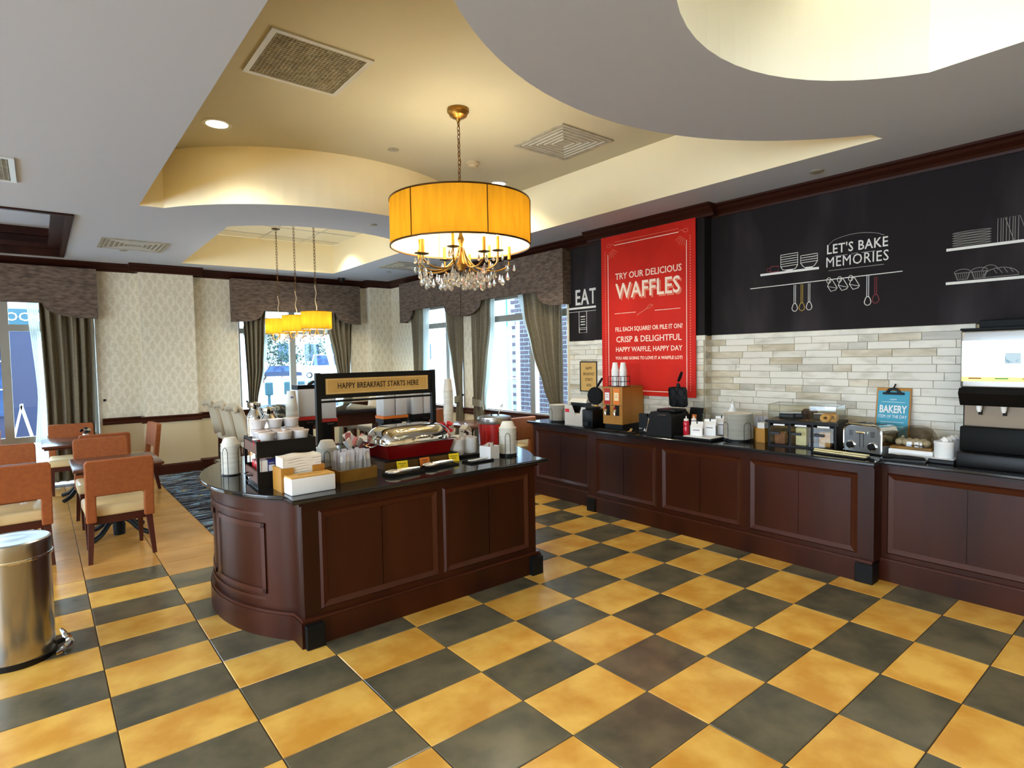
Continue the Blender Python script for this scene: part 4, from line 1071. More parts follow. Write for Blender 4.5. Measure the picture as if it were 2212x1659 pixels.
MB().tube([(-.006, .13, .07), (-.03, .16, .07), (-.03, .24, .07), (-.006, .27, .07)], .005, 6).build('pull_handle', m_black, cd)
B(0, -.004, -.0, W_, D_, .006).build('base_board', m_black, cd)
def on(t, x, y): 
    c, s_ = math.cos(t.rotation_euler.z), math.sin(t.rotation_euler.z); return (t.location.x+x*c-y*s_, t.location.y+x*s_+y*c)
# tea boxes in the lower tier
for k in range(7):
    mm = m_white if k in (0, 4) else m_blueb; lb = '%s tea sachet box in the lower front of the caddy, %s from the left' % ('white' if mm is m_white else 'blue', ('first', 'second', 'third', 'fourth', 'fifth', 'sixth', 'seventh')[k])
    x, y = on(cd, .022+k*.045, .014); t = T('tea_box', lb, 'box', (x, y, ZT+.0405), -.07)
    B(0, 0, 0, .042, .07, .135).build('carton', mm, t); B(.003, -.0015, .066, .039, .0, .105).build('label', m_white, t)
    if mm is not m_white: B(.005, -.002, .113, .037, -.0005, .121).build('label', m_chalkg, t)
for k in range(3):
    x, y = on(cd, .04, .13+k*.085); t = T('tea_packet_box', 'pink and red tea sachet box seen through the caddy side, %s' % ('nearest the front', 'in the middle', 'at the back')[k], 'box', (x, y, ZT+.0405), -.07, 'sachet boxes in the caddy')
    B(0, 0, 0, .12, .07, .10).build('carton', m_pink, t); B(-.0015, .01, .03, 0, .06, .08).build('label', m_redp, t)
# cereal bowls stacked on the top tier
m_lidf = mat('foil_lid', rgb(214, 196, 188), .35, metal=.2); m_cup = mat('cereal_cup', rgb(222, 218, 216), .45)
def cereal(label, x, y, z, mm=m_cup, lid=m_lidf):
    t = T('cereal_bowl', label, 'bowl', (x, y, z), random.random(), 'sealed cereal bowls on the caddy')
    MB().lathe([(.036, 0), (.039, .003), (.050, .050), (.053, .053), (.053, .057)], 20).build('cup', mm, t, True)
    MB().lathe([(.054, .057), (.054, .059), (1e-4, .0605)], 20).build('foil_lid', lid, t, True)
    return t
cols = ('left', 'middle', 'right')
for r in range(3):
    for k in range(3):
        for l in range(2 if r < 2 else 3):
            if r == 0 and k == 0 and l == 1: pass
            x, y = on(cd, .078+k*.106, .075+r*.118)
            cereal('sealed white cereal bowl, %s column, %s row, %s of its pile' % (cols[k], ('front', 'middle', 'back')[r], ('bottom', 'middle' if r == 2 else 'top', 'top')[l]), x, y, ZT+.2255+l*.0608)
x, y = on(cd, .022, .10); t = T('juice_cup', 'small red and white cup squeezed at the left edge of the caddy top', 'cup', (x, y, ZT+.2255))
MB().lathe([(.017, 0), (.02, .02), (.024, .075)], 16).build('cup', m_redp, t, True); MB().lathe([(.0255, .0755), (.0255, .082), (1e-4, .082)], 16).build('lid', m_white, t, True)
# --- napkins in a wooden holder
nh = T('napkin_holder', 'bamboo napkin holder with cut-away front behind the white box', 'holder', (1.112, 3.598, ZT), 0)
B(0, 0, 0, .27, .165, .012).build('base', m_oak, nh)
for x in (0, .258): B(x, .0, .012, x+.012, .165, .145).build('side_wall', m_oak, nh)
B(.012, .153, .012, .258, .165, .145).build('back_wall', m_oak, nh)
for a, b_ in ((.012, .075), (.195, .258)): B(a, 0, .012, b_, .012, .145).build('front_wall', m_oak, nh)
np_ = T('napkin_pile', 'tall pile of folded white paper napkins in the bamboo holder', 'napkins', (1.112, 3.598, ZT+.0125), 0)
for k in range(12):
    mb = MB(); rs = random.Random(k); nx = 10; vs = []; 
    z = k*.0165
    f = lambda i, e: z+e*.0150+(.004*math.sin(i*.9+k*.35)+.002*rs.random())*(k/11)
    for e in (0, 1):
        for j in range(2):
            for i in range(nx+1): vs.append((.016+.238*i/nx+(rs.random()-.5)*.0006, .014+j*.135, f(i, e)))
    q = nx+1; fs = [(i, i+1, q+i+1, q+i) for i in range(nx)]+[(2*q+i, 2*q+i+1, 3*q+i+1, 3*q+i) for i in range(nx)]+[(i, i+1, 2*q+i+1, 2*q+i) for i in range(nx)]+[(q+i, q+i+1, 3*q+i+1, 3*q+i) for i in range(nx)]+[(0, q, 3*q, 2*q), (nx, q+nx, 3*q+nx, 2*q+nx)]
    mb.add(vs, fs).build('napkin_bundle', m_towel, np_)
# --- white box with a slotted bamboo lid
wb = T('slotted_box', 'white plastic box with a slotted bamboo lid at the front corner of the island', 'box', (1.125, 3.462, ZT), .03)
MB().bbox(0, 0, 0, .275, .125, .1, b=.008, seg=3).build('body', m_white, wb, True)
ld = MB(); ld.box(.004, .004, .1, .065, .121, .108).box(.21, .004, .1, .271, .121, .108).box(.065, .004, .1, .21, .052, .108).box(.065, .073, .1, .21, .121, .108)
ld.build('lid', m_bamboo, wb); B(.065, .052, .1, .21, .073, .1005).build('slot', m_ink, wb)
# --- foam bowls between caddy and cutlery
wire_holder('black wire holder around the foam bowls beside the caddy', 1.60, 4.11, .075, .15, rz=.4)
stack('foam_bowl', 'foam bowl in the stack behind the cutlery box', 'bowl', 'foam bowls behind the cutlery box', 1.60, 4.11, ZT+.009, 16, inverted(bowlprof(.07, .05)), .0108, m_foam)
# --- wrapped cutlery in a wooden box
cb_ = T('cutlery_box', 'stained wooden box holding clear cups of wrapped cutlery', 'box', (1.49, 3.615, ZT), .10)
for a in ((0, 0, 0, .275, .010, .075), (0, .22, 0, .275, .23, .075), (0, .01, 0, .01, .22, .075), (.265, .01, 0, .275, .22, .075)): B(*a).build('side_wall', m_dwood, cb_)
B(.01, .01, 0, .265, .22, .008).build('base', m_dwood, cb_)
acr = T('acrylic_bin', 'clear acrylic bin standing inside the stained cutlery box', 'bin', (*on(cb_, .014, .014), ZT+.0085), .10)
for a in ((0, 0, 0, .247, .003, .12), (0, .199, 0, .247, .202, .12), (0, 0, 0, .003, .202, .12), (.244, 0, 0, .247, .202, .12), (.081, .003, 0, .084, .199, .12), (.163, .003, 0, .166, .199, .12)): B(*a).build('acrylic_wall', m_clearp, acr)
def wrapped(kind, label, x, y, z, tx_, ty_, seed):
    rs = random.Random(seed); t = T('wrapped_'+kind, label, 'cutlery', (x, y, z)); t.rotation_euler = (tx_, ty_, rs.random()*6.28)
    t['group'] = 'plastic-wrapped cutlery in the island box'
    h = .155
    MB().tube([(0, 0, 0), (0, 0, h*.62), (0, 0, h*.7)], [.004, .0035, .006], 6).build('handle', m_cutl, t)
    MB().lathe([(1e-4, h*.66), (.010, h*.74), (.013, h*.86), (.009, h*.97), (1e-4, h)], 8, sy=.35).build('head', m_cutl, t, True)
    mb = MB(); vs = []; 
    for k in range(7):
        zz = h*1.16*k/6; w_ = .016 if k else .012
        vs += [(-w_+rs.random()*.006, -.004+rs.random()*.004, zz), (w_-rs.random()*.006, -.004+rs.random()*.006, zz), (w_, .006, zz), (-w_, .006, zz)]
    fs = [(4*k+i, 4*k+(i+1) % 4, 4*k+4+(i+1) % 4, 4*k+4+i) for k in range(6) for i in range(4)]
    mb.add(vs, fs).build('wrapper', m_wrap, t)
rs = random.Random(11); kk = 0
for bay in range(3):
    for i in range(9):
        x, y = on(acr, .022+bay*.082+(i % 3)*.020, .035+(i//3)*.062)
        wrapped(('fork', 'knife', 'spoon')[bay], 'plastic wrapped white %s in the %s bay of the cutlery bin' % (('fork', 'knife', 'spoon')[bay], ('left', 'middle', 'right')[bay]), x, y, ZT+.012, (rs.random()-.5)*.22, (rs.random()-.5)*.22, kk); kk += 1
# --- sign frame
sg = T('sign_stand', 'black framed breakfast sign standing on two posts across the island', 'sign', (1.60, 4.30, ZT))
for x in (0, 1.00): B(x, -.018, 0, x+.036, .018, .705).build('post', m_black, sg)
B(.036, -.014, .668, 1.0, .014, .70).build('top_rail', m_black, sg); B(.036, -.014, .508, 1.0, .014, .53).build('bottom_rail', m_black, sg)
B(.036, -.010, .53, 1.0, .010, .668).build('sign_board', m_black, sg); B(.036, -.012, .478, 1.0, .012, .494).build('lower_bar', m_black, sg)
B(.075, -.0125, .540, .965, -.010, .660).build('sign_card', m_signgold, sg)
bd = MB()
for a in ((.085, .548, .955, .550), (.085, .650, .955, .652), (.085, .548, .087, .652), (.953, .548, .955, .652)): bd.box(a[0], -.0135, a[1], a[2], -.0125, a[3])
bd.build('card_border', m_signpale, sg)
text('HAPPY BREAKFAST STARTS HERE', .062, m_ink, sg, TM(.52, -.0135, .600), cx=.74, space=1.05, bold=.0008)
for x in (-.02, 1.056): 
    B(x-.02, -.05, 0, x+.02, .05, .012).build('foot_plate', m_black, sg)
# --- chafing dish
m_riser = mat('riser_wood', rgb(110, 76, 26), .5, col2=rgb(88, 60, 20), scale=5)
rz_ = T('serving_riser', 'low wooden riser carrying the red chafing dish', 'stand', (1.90, 3.80, ZT), 0)
B(0, 0, 0, .64, .42, .052).build('deck', m_riser, rz_); B(.01, .012, .052, .63, .408, .062).build('top_mat', m_black, rz_)
cf = T('chafing_dish', 'deep red chafing dish with a domed chrome lid', 'chafing dish', (2.22, 4.01, ZT+.0625))
W2, D2 = .29, .19
MB().frustum(-W2+.03, -D2+.03, W2-.03, D2-.03, 0, -W2, -D2, W2, D2, .105).build('pan', m_dred, cf)
MB().bbox(-W2-.018, -D2-.018, .105, W2+.018, D2+.018, .117, b=.005).build('rim', m_chrome, cf, True)
def dome(w_, d_, h0, h1, n=14):
    mb = MB(); vs = []; rows = []
    for j in range(n+1):
        s_ = j/n; q = math.sin(s_*PI/2); sc_ = 1-.42*(1-math.cos(s_*PI/2))**1.0
        if s_ == 1: sc_ = .5
        k_ = math.cos(s_*PI/2)**.55 if s_ < 1 else 0
        ww, dd = w_*(.34+.66*k_), d_*(.18+.82*k_); z = h0+(h1-h0)*q
        ring = []
        for a in range(40):
            th = 2*PI*a/40; cc, ss = math.cos(th), math.sin(th); e = .42
            ring.append((ww*abs(cc)**e*(1 if cc > 0 else -1), dd*abs(ss)**e*(1 if ss > 0 else -1), z))
        vs += ring
    m_ = 40; fs = [(j*m_+a, j*m_+(a+1) % m_, (j+1)*m_+(a+1) % m_, (j+1)*m_+a) for j in range(n) for a in range(m_)]+[tuple(n*m_+a for a in range(m_))]
    return mb.add(vs, fs)
dome(W2+.012, D2+.012, .117, .232).build('lid', m_chrome, cf, True)
MB().tube(swept([(-.08, -D2-.012, .135), (-.07, -D2-.045, .155), (0, -D2-.055, .16), (.07, -D2-.045, .155), (.08, -D2-.012, .135)], 5), .007, 8).build('lid_handle', m_chrome, cf, True)
for x in (-W2-.018, W2+.018): MB().tube(swept([(x, -.06, .10), (x+(.035 if x > 0 else -.035), -.05, .09), (x+(.035 if x > 0 else -.035), .05, .09), (x, .06, .10)], 5), .006, 6).build('side_handle', m_chrome, cf, True)
MB().sphere(.012, (0, D2+.02, .19), 10, 8).build('hinge_knob', m_chrome, cf, True)
# tags
for i, (x, y, mm, lb) in enumerate(((2.02, 3.755, m_yellow, 'yellow food card leaning on the riser at its left end'), (2.215, 3.765, m_orange, 'orange food card leaning on the middle of the riser'), (2.47, 3.76, m_yellow, 'yellow food card leaning on the right end of the riser'))):
    t = T('food_card', lb, 'card', (x, y, ZT)); t.rotation_euler = (-.28, 0, (-.12, 0, -.16)[i])
    B(-.042, 0, .0, .042, .002, .062).build('card', mm, t)
    text(('PORK SAUSAGE', 'SCRAMBLED', 'CONTAINS EGG MILK')[i][:12], .011, m_ink, t, TM(0, -.0006, .042), cx=.8); text(('PATTY', 'EGGS', 'EGG MILK')[i], .011, m_ink, t, TM(0, -.0006, .026), cx=.8)
m_tong = mat('bright_steel', rgb(226, 226, 224), .25, metal=.85)
# tongs on black rests
def tongs(label, x, y, rz, m=m_tong, hd=m_tong, z=ZT+.014, L_=.24, rest=True, rlabel=None):
    if rest:
        r_ = T('tong_rest', rlabel, 'rest', (x, y, ZT), rz)
        MB().bbox(-.14, -.055, 0, .14, .055, .006, b=.002).build('plate', m_black, r_); 
        fr_ = MB(); frame_rect(fr_, -.14, -.055, .14, .055, .008, .006, .012); fr_.build('raised_rim', m_black, r_)
    t = T('serving_tongs', label, 'tongs', (x, y, z), rz)
    for s_ in (-1, 1):
        MB().tube([(.5*L_, s_*.004, .012), (.1*L_, s_*.014, .012), (-.2*L_, s_*.018, .012)], [.010, .013, .010], 8).build('arm', m, t, True)
        mb = MB(); mb.X = Matrix.Translation((-.36*L_, s_*.02, .012)) @ Matrix.Rotation(s_*.12, 4, 'Z')
        mb.sphere(.05, (0, 0, 0), 14, 8, sz=.28, sx=1.05, sy=.6); mb.build('scalloped_head', hd, t, True)
    MB().tube([(.5*L_, -.006, .012), (.53*L_, 0, .012), (.5*L_, .006, .012)], .006, 6).build('spring_end', m, t, True)
tongs('steel tongs lying nearest the front edge of the island', 1.945, 3.60, .02, rlabel='black rest under the nearest pair of steel tongs')
tongs('steel tongs lying in front of the orange food card', 2.27, 3.66, .06, rlabel='black rest under the tongs by the orange card')
tr_ = T('spoon_rest', 'black square rest near the white sugar cube holder', 'rest', (2.60, 3.63, ZT), .05)
MB().bbox(-.11, -.06, 0, .11, .06, .006, b=.002).build('plate', m_black, tr_); fr_ = MB(); frame_rect(fr_, -.11, -.06, .11, .06, .008, .006, .014); fr_.build('raised_rim', m_black, tr_)
t = T('plastic_tongs', 'thin white plastic tongs across the black square rest', 'tongs', (2.60, 3.62, ZT+.016), .05)
for s_ in (-1, 1): MB().tube([(-.10, s_*.003, .004), (-.05, s_*.010, .001), (.06, s_*.006, .005), (.13, 0, .006)], .0045, 6).build('arm', m_white, t, True)
# crocks
tray = T('crock_tray', 'black tray under the two white crocks', 'tray', (2.66, 3.93, ZT), .0)
MB().bbox(-.14, -.085, 0, .14, .10, .02, b=.006).build('tray_body', m_black, tray)
def crock(label, x, y, r=.062, h=.125, z=ZT+.0205):
    t = T('crock', label, 'crock', (x, y, z))
    MB().lathe([(r*.94, 0), (r, .006), (r, h*.82), (r*1.04, h*.86), (r*1.04, h), (r*.95, h), (r*.92, h*.5), (1e-4, h*.45)], 28).build('pot', m_white, t, True); return t
crock('white ceramic crock on black tray, left of the pair', 2.592, 3.92); crock('white ceramic crock on black tray, right of the pair', 2.735, 3.94)
for (x, y), lb in (((2.592, 3.92), 'small steel ladle bowls inside the left white crock'), ((2.735, 3.94), 'foil creamer cups heaped in the right white crock')):
    t = T('crock_contents', lb, 'condiments', (x, y, ZT+.08)); rs = random.Random(3)
    for k in range(7):
        MB().lathe([(.013, 0), (.018, .022), (.018, .024), (1e-4, .025)], 12, (rs.random()-.5)*.06, (rs.random()-.5)*.06, .035+rs.random()*.025).build('cup', m_lidf if k % 3 else m_white, t, True)
# white cube holder with packets
cu = T('packet_cube', 'white ceramic cube full of paper packets at the island front', 'holder', (2.735, 3.66, ZT), .25)
for a in ((-.055, -.055, 0, .055, -.050, .105), (-.055, .05, 0, .055, .055, .105), (-.055, -.05, 0, -.05, .05, .105), (.05, -.05, 0, .055, .05, .105), (-.055, -.055, 0, .055, .055, .005)): B(*a).build('wall', m_white, cu)
for k in range(6):
    t = T('sugar_packet', 'paper sugar packet standing in the white cube holder', 'packet', (2.735-.035+k*.013, 3.66+.005*(k % 2), ZT+.06), .25, 'sugar packets in the white cube'); t.rotation_euler = (.1-.05*(k % 3), .1*(k % 2), .3)
    B(-.02, -.001, 0, .02, .001, .062+.004*(k % 3)).build('packet', (m_white, m_orange, m_white, m_pink, m_white, m_sugar)[k], t)
# third bowl stack
wire_holder('black wire holder around the foam bowls at the right end of the island', 2.945, 3.69, .074, .19, rz=.1, base=.02)
stack('foam_bowl', 'foam bowl in the stack at the right end', 'bowl', 'foam bowls at the right end of the island', 2.945, 3.69, ZT+.021, 20, inverted(bowlprof(.068, .05)), .0108, m_foam)
# red soup kettle
kt = T('soup_kettle', 'red soup kettle with a hinged steel lid near the right end of the island', 'kettle', (3.20, 4.20, ZT))
MB().lathe([(.12, 0), (.142, .01), (.148, .16), (.150, .205)], 36).build('body', m_red, kt, True)
MB().lathe([(.152, .2055), (.156, .22), (.156, .245), (.150, .25)], 36).build('steel_collar', m_steel, kt, True)
MB().lathe([(.152, .25), (.150, .262), (.11, .272), (1e-4, .276)], 36).build('lid', m_steel, kt, True)
MB().tube(swept([(-.05, -.02, .272), (-.04, -.02, .292), (.02, -.02, .295), (.03, -.02, .274)], 4), .006, 6).build('lid_handle', m_black, kt, True)
MB().tube(swept([(.06, .02, .25), (.09, .03, .33), (.12, .03, .36), (.115, .03, .33)], 5), .004, 6).build('ladle_handle', m_chrome, kt, True)
# tall cup stack, creamers, candy bowl, carton
def cups(label, grp, x, y, z, n, r0, r1, h, pitch, m=m_foam): return stack('paper_cup', label, 'cup', grp, x, y, z, n, [(r1, 0), (r1+.0035, .0), (r1+.0035, .0045), (r1-.0012, .0055), (r0, h), (1e-4, h)], pitch, m, 18)
cups('paper cup in the tall stack right of the sign', 'cups in the tall stack on the island', 2.85, 4.42, ZT+.002, 38, .030, .043, .105, .0137)
rp = T('creamer_dish', 'white dish piled with red creamer pods beside the cup stack', 'dish', (2.72, 4.28, ZT))
MB().lathe([(.05, 0), (.06, .10), (.085, .15), (.09, .165), (.085, .165), (1e-4, .13)], 24).build('dish', m_white, rp, True)
rs = random.Random(8)
for k in range(26):
    a, q = rs.random()*6.28, .068*math.sqrt(rs.random()); 
    t = T('creamer_pod', 'red creamer pod heaped in the white dish', 'pod', (2.72+q*math.cos(a), 4.28+q*math.sin(a), ZT+.158+(k//9)*.026+.006*rs.random()), rs.random()*3, 'red creamer pods in the dish')
    t.rotation_euler = (rs.random()*.7, rs.random()*.7, 0)
    MB().lathe([(.012, 0), (.017, .022), (.021, .023), (.021, .025), (1e-4, .0255)], 12).build('pod', m_redp, t, True)
cbw = T('candy_bowl', 'white pedestal bowl with dark chocolate packets behind the crocks', 'bowl', (2.80, 4.14, ZT))
MB().lathe([(.05, 0), (.052, .006), (.03, .02), (.03, .06), (.055, .075), (.085, .12), (.088, .13), (.082, .13), (1e-4, .09)], 28).build('bowl', m_white, cbw, True)
for k in range(7):
    t = T('cocoa_packet', 'dark cocoa packet standing in the white pedestal bowl', 'packet', (2.80-.04+k*.0125, 4.14-.02+.01*(k % 3), ZT+.098), .3, 'cocoa packets in the pedestal bowl'); t.rotation_euler = (.35-.1*(k % 4), .4-.13*k, .3*k)
    B(-.03, -.0015, 0, .03, .0015, .075).build('packet', m_choc if k % 3 else m_white, t)
ct = T('creamer_carton', 'small cream carton standing between the candy bowl and the red kettle', 'carton', (2.975, 4.34, ZT), .2)
B(-.04, -.04, 0, .04, .04, .16).build('body', m_foam, ct); MB().prism([(-.04, .16), (.04, .16), (0, .195)], -.04, .04, 'y').build('gable', m_foam, ct)
# chrome carafes
def carafe(label, x, y, r=.075, h=.37):
    t = T('carafe', label, 'carafe', (x, y, ZT), 1.2)
    MB().lathe([(r, 0), (r, h*.72), (r*.9, h*.80), (r*.55, h*.88), (r*.5, h*.93)], 28).build('flask', m_chrome, t, True)
    MB().lathe([(r*.52, h*.93), (r*.62, h*.95), (r*.62, h*1.0), (1e-4, h*1.03)], 24).build('stopper', m_chrome, t, True)
    MB().tube(swept([(r*.5, 0, h*.93), (r*1.5, 0, h*.98), (r*1.7, 0, h*.75), (r, 0, h*.5)], 5), .009, 8).build('handle', m_black, t, True)
    MB().tube([(-r*.5, 0, h*.93), (-r*.95, 0, h*1.0)], [.02, .008], 8).build('spout', m_chrome, t, True)
carafe('chrome coffee carafe nearest the rounded end behind the caddy', 1.36, 5.00, .068, .46); carafe('chrome coffee carafe next to the paper cup stack', 1.385, 4.72, .078, .435)
vs_ = T('dark_canister', 'dark patterned canister behind the chrome carafes', 'canister', (1.545, 5.0, ZT)); MB().lathe([(.06, 0), (.062, .40), (.05, .43), (1e-4, .44)], 20).build('body', mat('canister_print', rgb(40, 42, 36), .4, col2=rgb(150, 144, 120), scale=22, contrast=(.5, .56)), vs_, True)
cups('paper cup in the stack behind the caddy', 'cups in the stack behind the caddy', 1.585, 4.80, ZT, 34, .033, .045, .11, .0135)
lg_ = tag(MB().lathe([(.0335, 0), (.0352, .025)], 24, sx=1).build('cup_logo_band', m_blueb), 'blue oval logo wrapped on the topmost cup behind the caddy', 'label')
lg_.location = (0, 0, -5)
bpy.data.objects.remove(lg_)
lm = MB(); n = 12; vs = []
for j in range(2):
    for k in range(n+1):
        a = -PI/2-.45+.9*k/n-.2; e = math.sqrt(max(0, 1-((k/n-.5)*2)**2)); zz = ZT+33*.0135+.055+(.013*e if j else -.013*e); rr_ = .0405-.0008*(zz-ZT-33*.0135)/.01; vs.append((1.585+(rr_+.0012)*math.cos(a), 4.80+(rr_+.0012)*math.sin(a), zz))
lm.add(vs, [(k, k+1, n+1+k+1, n+1+k) for k in range(n)])
lgo = lm.build('cup_logo', m_blueb)
topc = [o for o in bpy.data.objects if o.name.startswith('paper_cup') and abs(o.location.x-1.585) < .01]; topc.sort(key=lambda o: o.location.z)
bpy.context.view_layer.update(); lgo.parent = topc[-1]; lgo.matrix_parent_inverse = topc[-1].matrix_world.inverted()
topc[-1]['label'] = 'topmost inverted paper cup with a blue oval logo behind the caddy'
# cereal / drink dispensers along the far side
def dispenser(label, x, y, w_, ztop, body, base_m, band, rz=0, knob=False, twin=False):
    t = T('dispenser', label, 'dispenser', (x, y, ZT), rz); H = ztop-ZT; D = .16
    B(-w_/2, -D/2, 0, w_/2, D/2, .03).build('base', m_black, t)
    B(-w_/2+.02, 0, .03, w_/2-.02, D/2, H*.42).build('column', m_black, t)
    B(-w_/2, -D/2, H*.42, w_/2, D/2, H*.50).build('outlet_housing', m_black, t)
    B(-w_/2-.003, -D/2-.003, H*.50, w_/2+.003, D/2+.003, H*.55).build('coloured_band', band, t)
    for k in range(2 if twin else 1):
        a = -w_/2+(w_/2*k if twin else 0)+.004; b_ = a+(w_/2 if twin else w_)-.008
        MB().bbox(a, -D/2, H*.55, b_, D/2, H*.93 if knob else H, b=.008).build('hopper', body, t, True)
    if knob:
        B(-w_/2+.005, -D/2+.005, H*.90, w_/2-.005, D/2-.005, H*.985).build('black_lid', m_black, t); MB().tube([(w_*.2, 0, H*.98), (w_*.45, 0, H*1.02), (w_*.5, 0, H*1.03)], .012, 8).build('latch', m_black, t)
    MB().tube([(-.03, -D/2-.02, H*.46), (.03, -D/2-.02, H*.46)], .012, 8).build('turn_knob', m_black, t)
dispenser('tall frosted dispenser with black lid left of the sign post', 1.735, 4.92, .17, 1.505, m_frost, m_black, m_red, knob=True)
dispenser('frosted dispenser with red band just right of the sign post', 1.925, 4.95, .14, 1.44, m_frost, m_black, m_red)
dispenser('twin frosted dispenser with an orange band under the sign', 2.56, 4.95, .25, 1.40, m_frost, m_black, m_orange, twin=True)
dispenser('twin frosted dispenser on black base at the right post of the sign', 2.86, 4.95, .25, 1.39, m_frost, m_black, m_black, twin=True)
t = T('cracker_pile', 'crumpled pile of wrapped crackers behind the cutlery box', 'packets', (1.90, 4.28, ZT))
rs = random.Random(2)
for k in range(16):
    mb = MB(); mb.X = Matrix.Translation(((rs.random()-.5)*.16, (rs.random()-.5)*.10, .10+rs.random()*.14)) @ Euler((rs.random()*3, rs.random()*3, 0)).to_matrix().to_4x4()
    mb.bbox(-.035, -.025, -.006, .035, .025, .006, b=.004, seg=1); mb.build('packet', m_white if k % 3 else m_pink, t)
MB().lathe([(.07, 0), (.09, .10), (.095, .11), (.09, .11), (1e-4, .02)], 20).build('basket', m_black, t, True)
# ================================================================== things on the long counter (fronts look to -X)
def plate_stack(label, grp, x, y, r, n, pitch=.0082, m=m_foam, z=ZT+.012):
    pr = [(r*.6, 0), (r*.64, .002), (r*.90, .016), (r, .0175), (r, .0205), (r*.90, .0185), (r*.62, .005), (1e-4, .005)]
    me = MB().lathe(pr, 26).mesh('paper_plate', m, True); rs = random.Random(n)
    for k in range(n):
        o = bpy.data.objects.new('paper_plate', me); C.objects.link(o); o.location = (x+(rs.random()-.5)*.003, y+(rs.random()-.5)*.003, z+k*pitch); tag(o, label+', '+ordn(n-1-k, n), 'plate', grp)
plate_stack('paper plate in the stack by the window', 'paper plates by the window', 4.90, 5.13, .115, 22, .0085)
wire_holder('black wire rack holding the paper plates by the window', 4.90, 5.13, .12, .17, rz=.6)
plate_stack('paper plate in the stack beside the pastry case', 'paper plates beside the pastry case', 4.93, 2.80, .128, 27, .0085)
wire_holder('black wire rack holding the big stack of plates beside the pastry case', 4.93, 2.80, .132, .18, rz=.35)
# wrapped cutlery in small boxes
def cutlery_group(lb_box, lb_cut, grp, x, y, n, seed, w_=.12):
    t = T('cutlery_box', lb_box, 'box', (x, y, ZT), FX)
    for a in ((0, 0, 0, w_, .008, .12), (0, .092, 0, w_, .10, .12), (0, .008, 0, .008, .092, .12), (w_-.008, .008, 0, w_, .092, .12)): B(*a).build('side_wall', m_oak, t)
    B(.008, .008, 0, w_-.008, .092, .008).build('base', m_oak, t)
    B(.010, .010, .009, w_-.010, .090, .17).build('clear_liner', m_clearp, t)
    rs = random.Random(seed)
    for k in range(n):
        q, p = on(t, .02+(w_-.04)*rs.random(), .02+.06*rs.random())
        r_ = T('wrapped_spoon', lb_cut, 'cutlery', (q, p, ZT+.010), rs.random()*6, grp); r_.rotation_euler = ((rs.random()-.5)*.3, (rs.random()-.5)*.3, rs.random()*6)
        MB().tube([(0, 0, 0), (0, 0, .12)], .004, 5).build('handle', m_cutl, r_); MB().lathe([(1e-4, .11), (.012, .14), (.010, .165), (1e-4, .175)], 8, sy=.4).build('head', m_cutl, r_, True)
        mb = MB(); vs = []
        for i in range(6):
            zz = .21*i/5; vs += [(-.018+rs.random()*.01, -.005, zz), (.018-rs.random()*.01, -.004, zz), (.016, .008, zz), (-.016, .008, zz)]
        mb.add(vs, [(4*i+j, 4*i+(j+1) % 4, 4*i+4+(j+1) % 4, 4*i+4+j) for i in range(5) for j in range(4)]).build('wrapper', m_wrap, r_)
cutlery_group('small wooden box of wrapped cutlery behind the plates by the window', 'wrapped plastic spoon in the box by the window', 'wrapped cutlery by the window', 5.10, 5.06, 14, 1, .16)
cutlery_group('small wooden box with clear liner left of the pastry case', 'wrapped plastic spoon in the box beside the sanitiser', 'wrapped cutlery beside the pastry case', 5.08, 2.765, 10, 2, .09)
ob2 = T('wooden_bin', 'second wooden box against the left side of the pastry case', 'box', (4.97, 2.655, ZT), FX)
for a in ((0, 0, 0, .085, .006, .125), (0, .10, 0, .085, .106, .125), (0, .006, 0, .006, .10, .125), (.079, .006, 0, .085, .10, .125), (.006, .006, 0, .079, .10, .006)): B(*a).build('side_wall', m_oak, ob2)
B(.010, .010, .008, .075, .096, .175).build('paper_stack', m_foam, ob2)
# lid / glove holder
gb = T('lid_dispenser', 'white steel lid dispenser with notched front and red label', 'dispenser', (4.775, 4.90, ZT), FX)
gp = [(0, 0), (.335, 0), (.335, .215), (.27, .215), (.235, .12), (.175, .12), (.12, .23), (0, .23)]
MB().prism(gp, 0, .004, 'y').build('front_panel', mat('steel_white', rgb(214, 212, 206), .3), gb)
for x in (0, .331): B(x, .004, 0, x+.004, .12, .225).build('side_panel', m_white, gb)
B(.004, .10, 0, .331, .104, .26).build('back_panel', m_black, gb); B(.004, .004, 0, .331, .1, .004).build('base', m_white, gb)
B(.01, -.002, .145, .075, 0, .185).build('red_label', m_redp, gb); B(.09, .008, .01, .25, .095, .135).build('lid_pile', m_foam, gb)
pt = T('paper_tray', 'white paper bags lying on top of the lid dispenser', 'bag', (4.80, 4.86, ZT+.262), FX)
MB().frustum(0, 0, .28, .14, 0, .03, .03, .27, .15, .045).build('bag_fold', m_foam, pt)
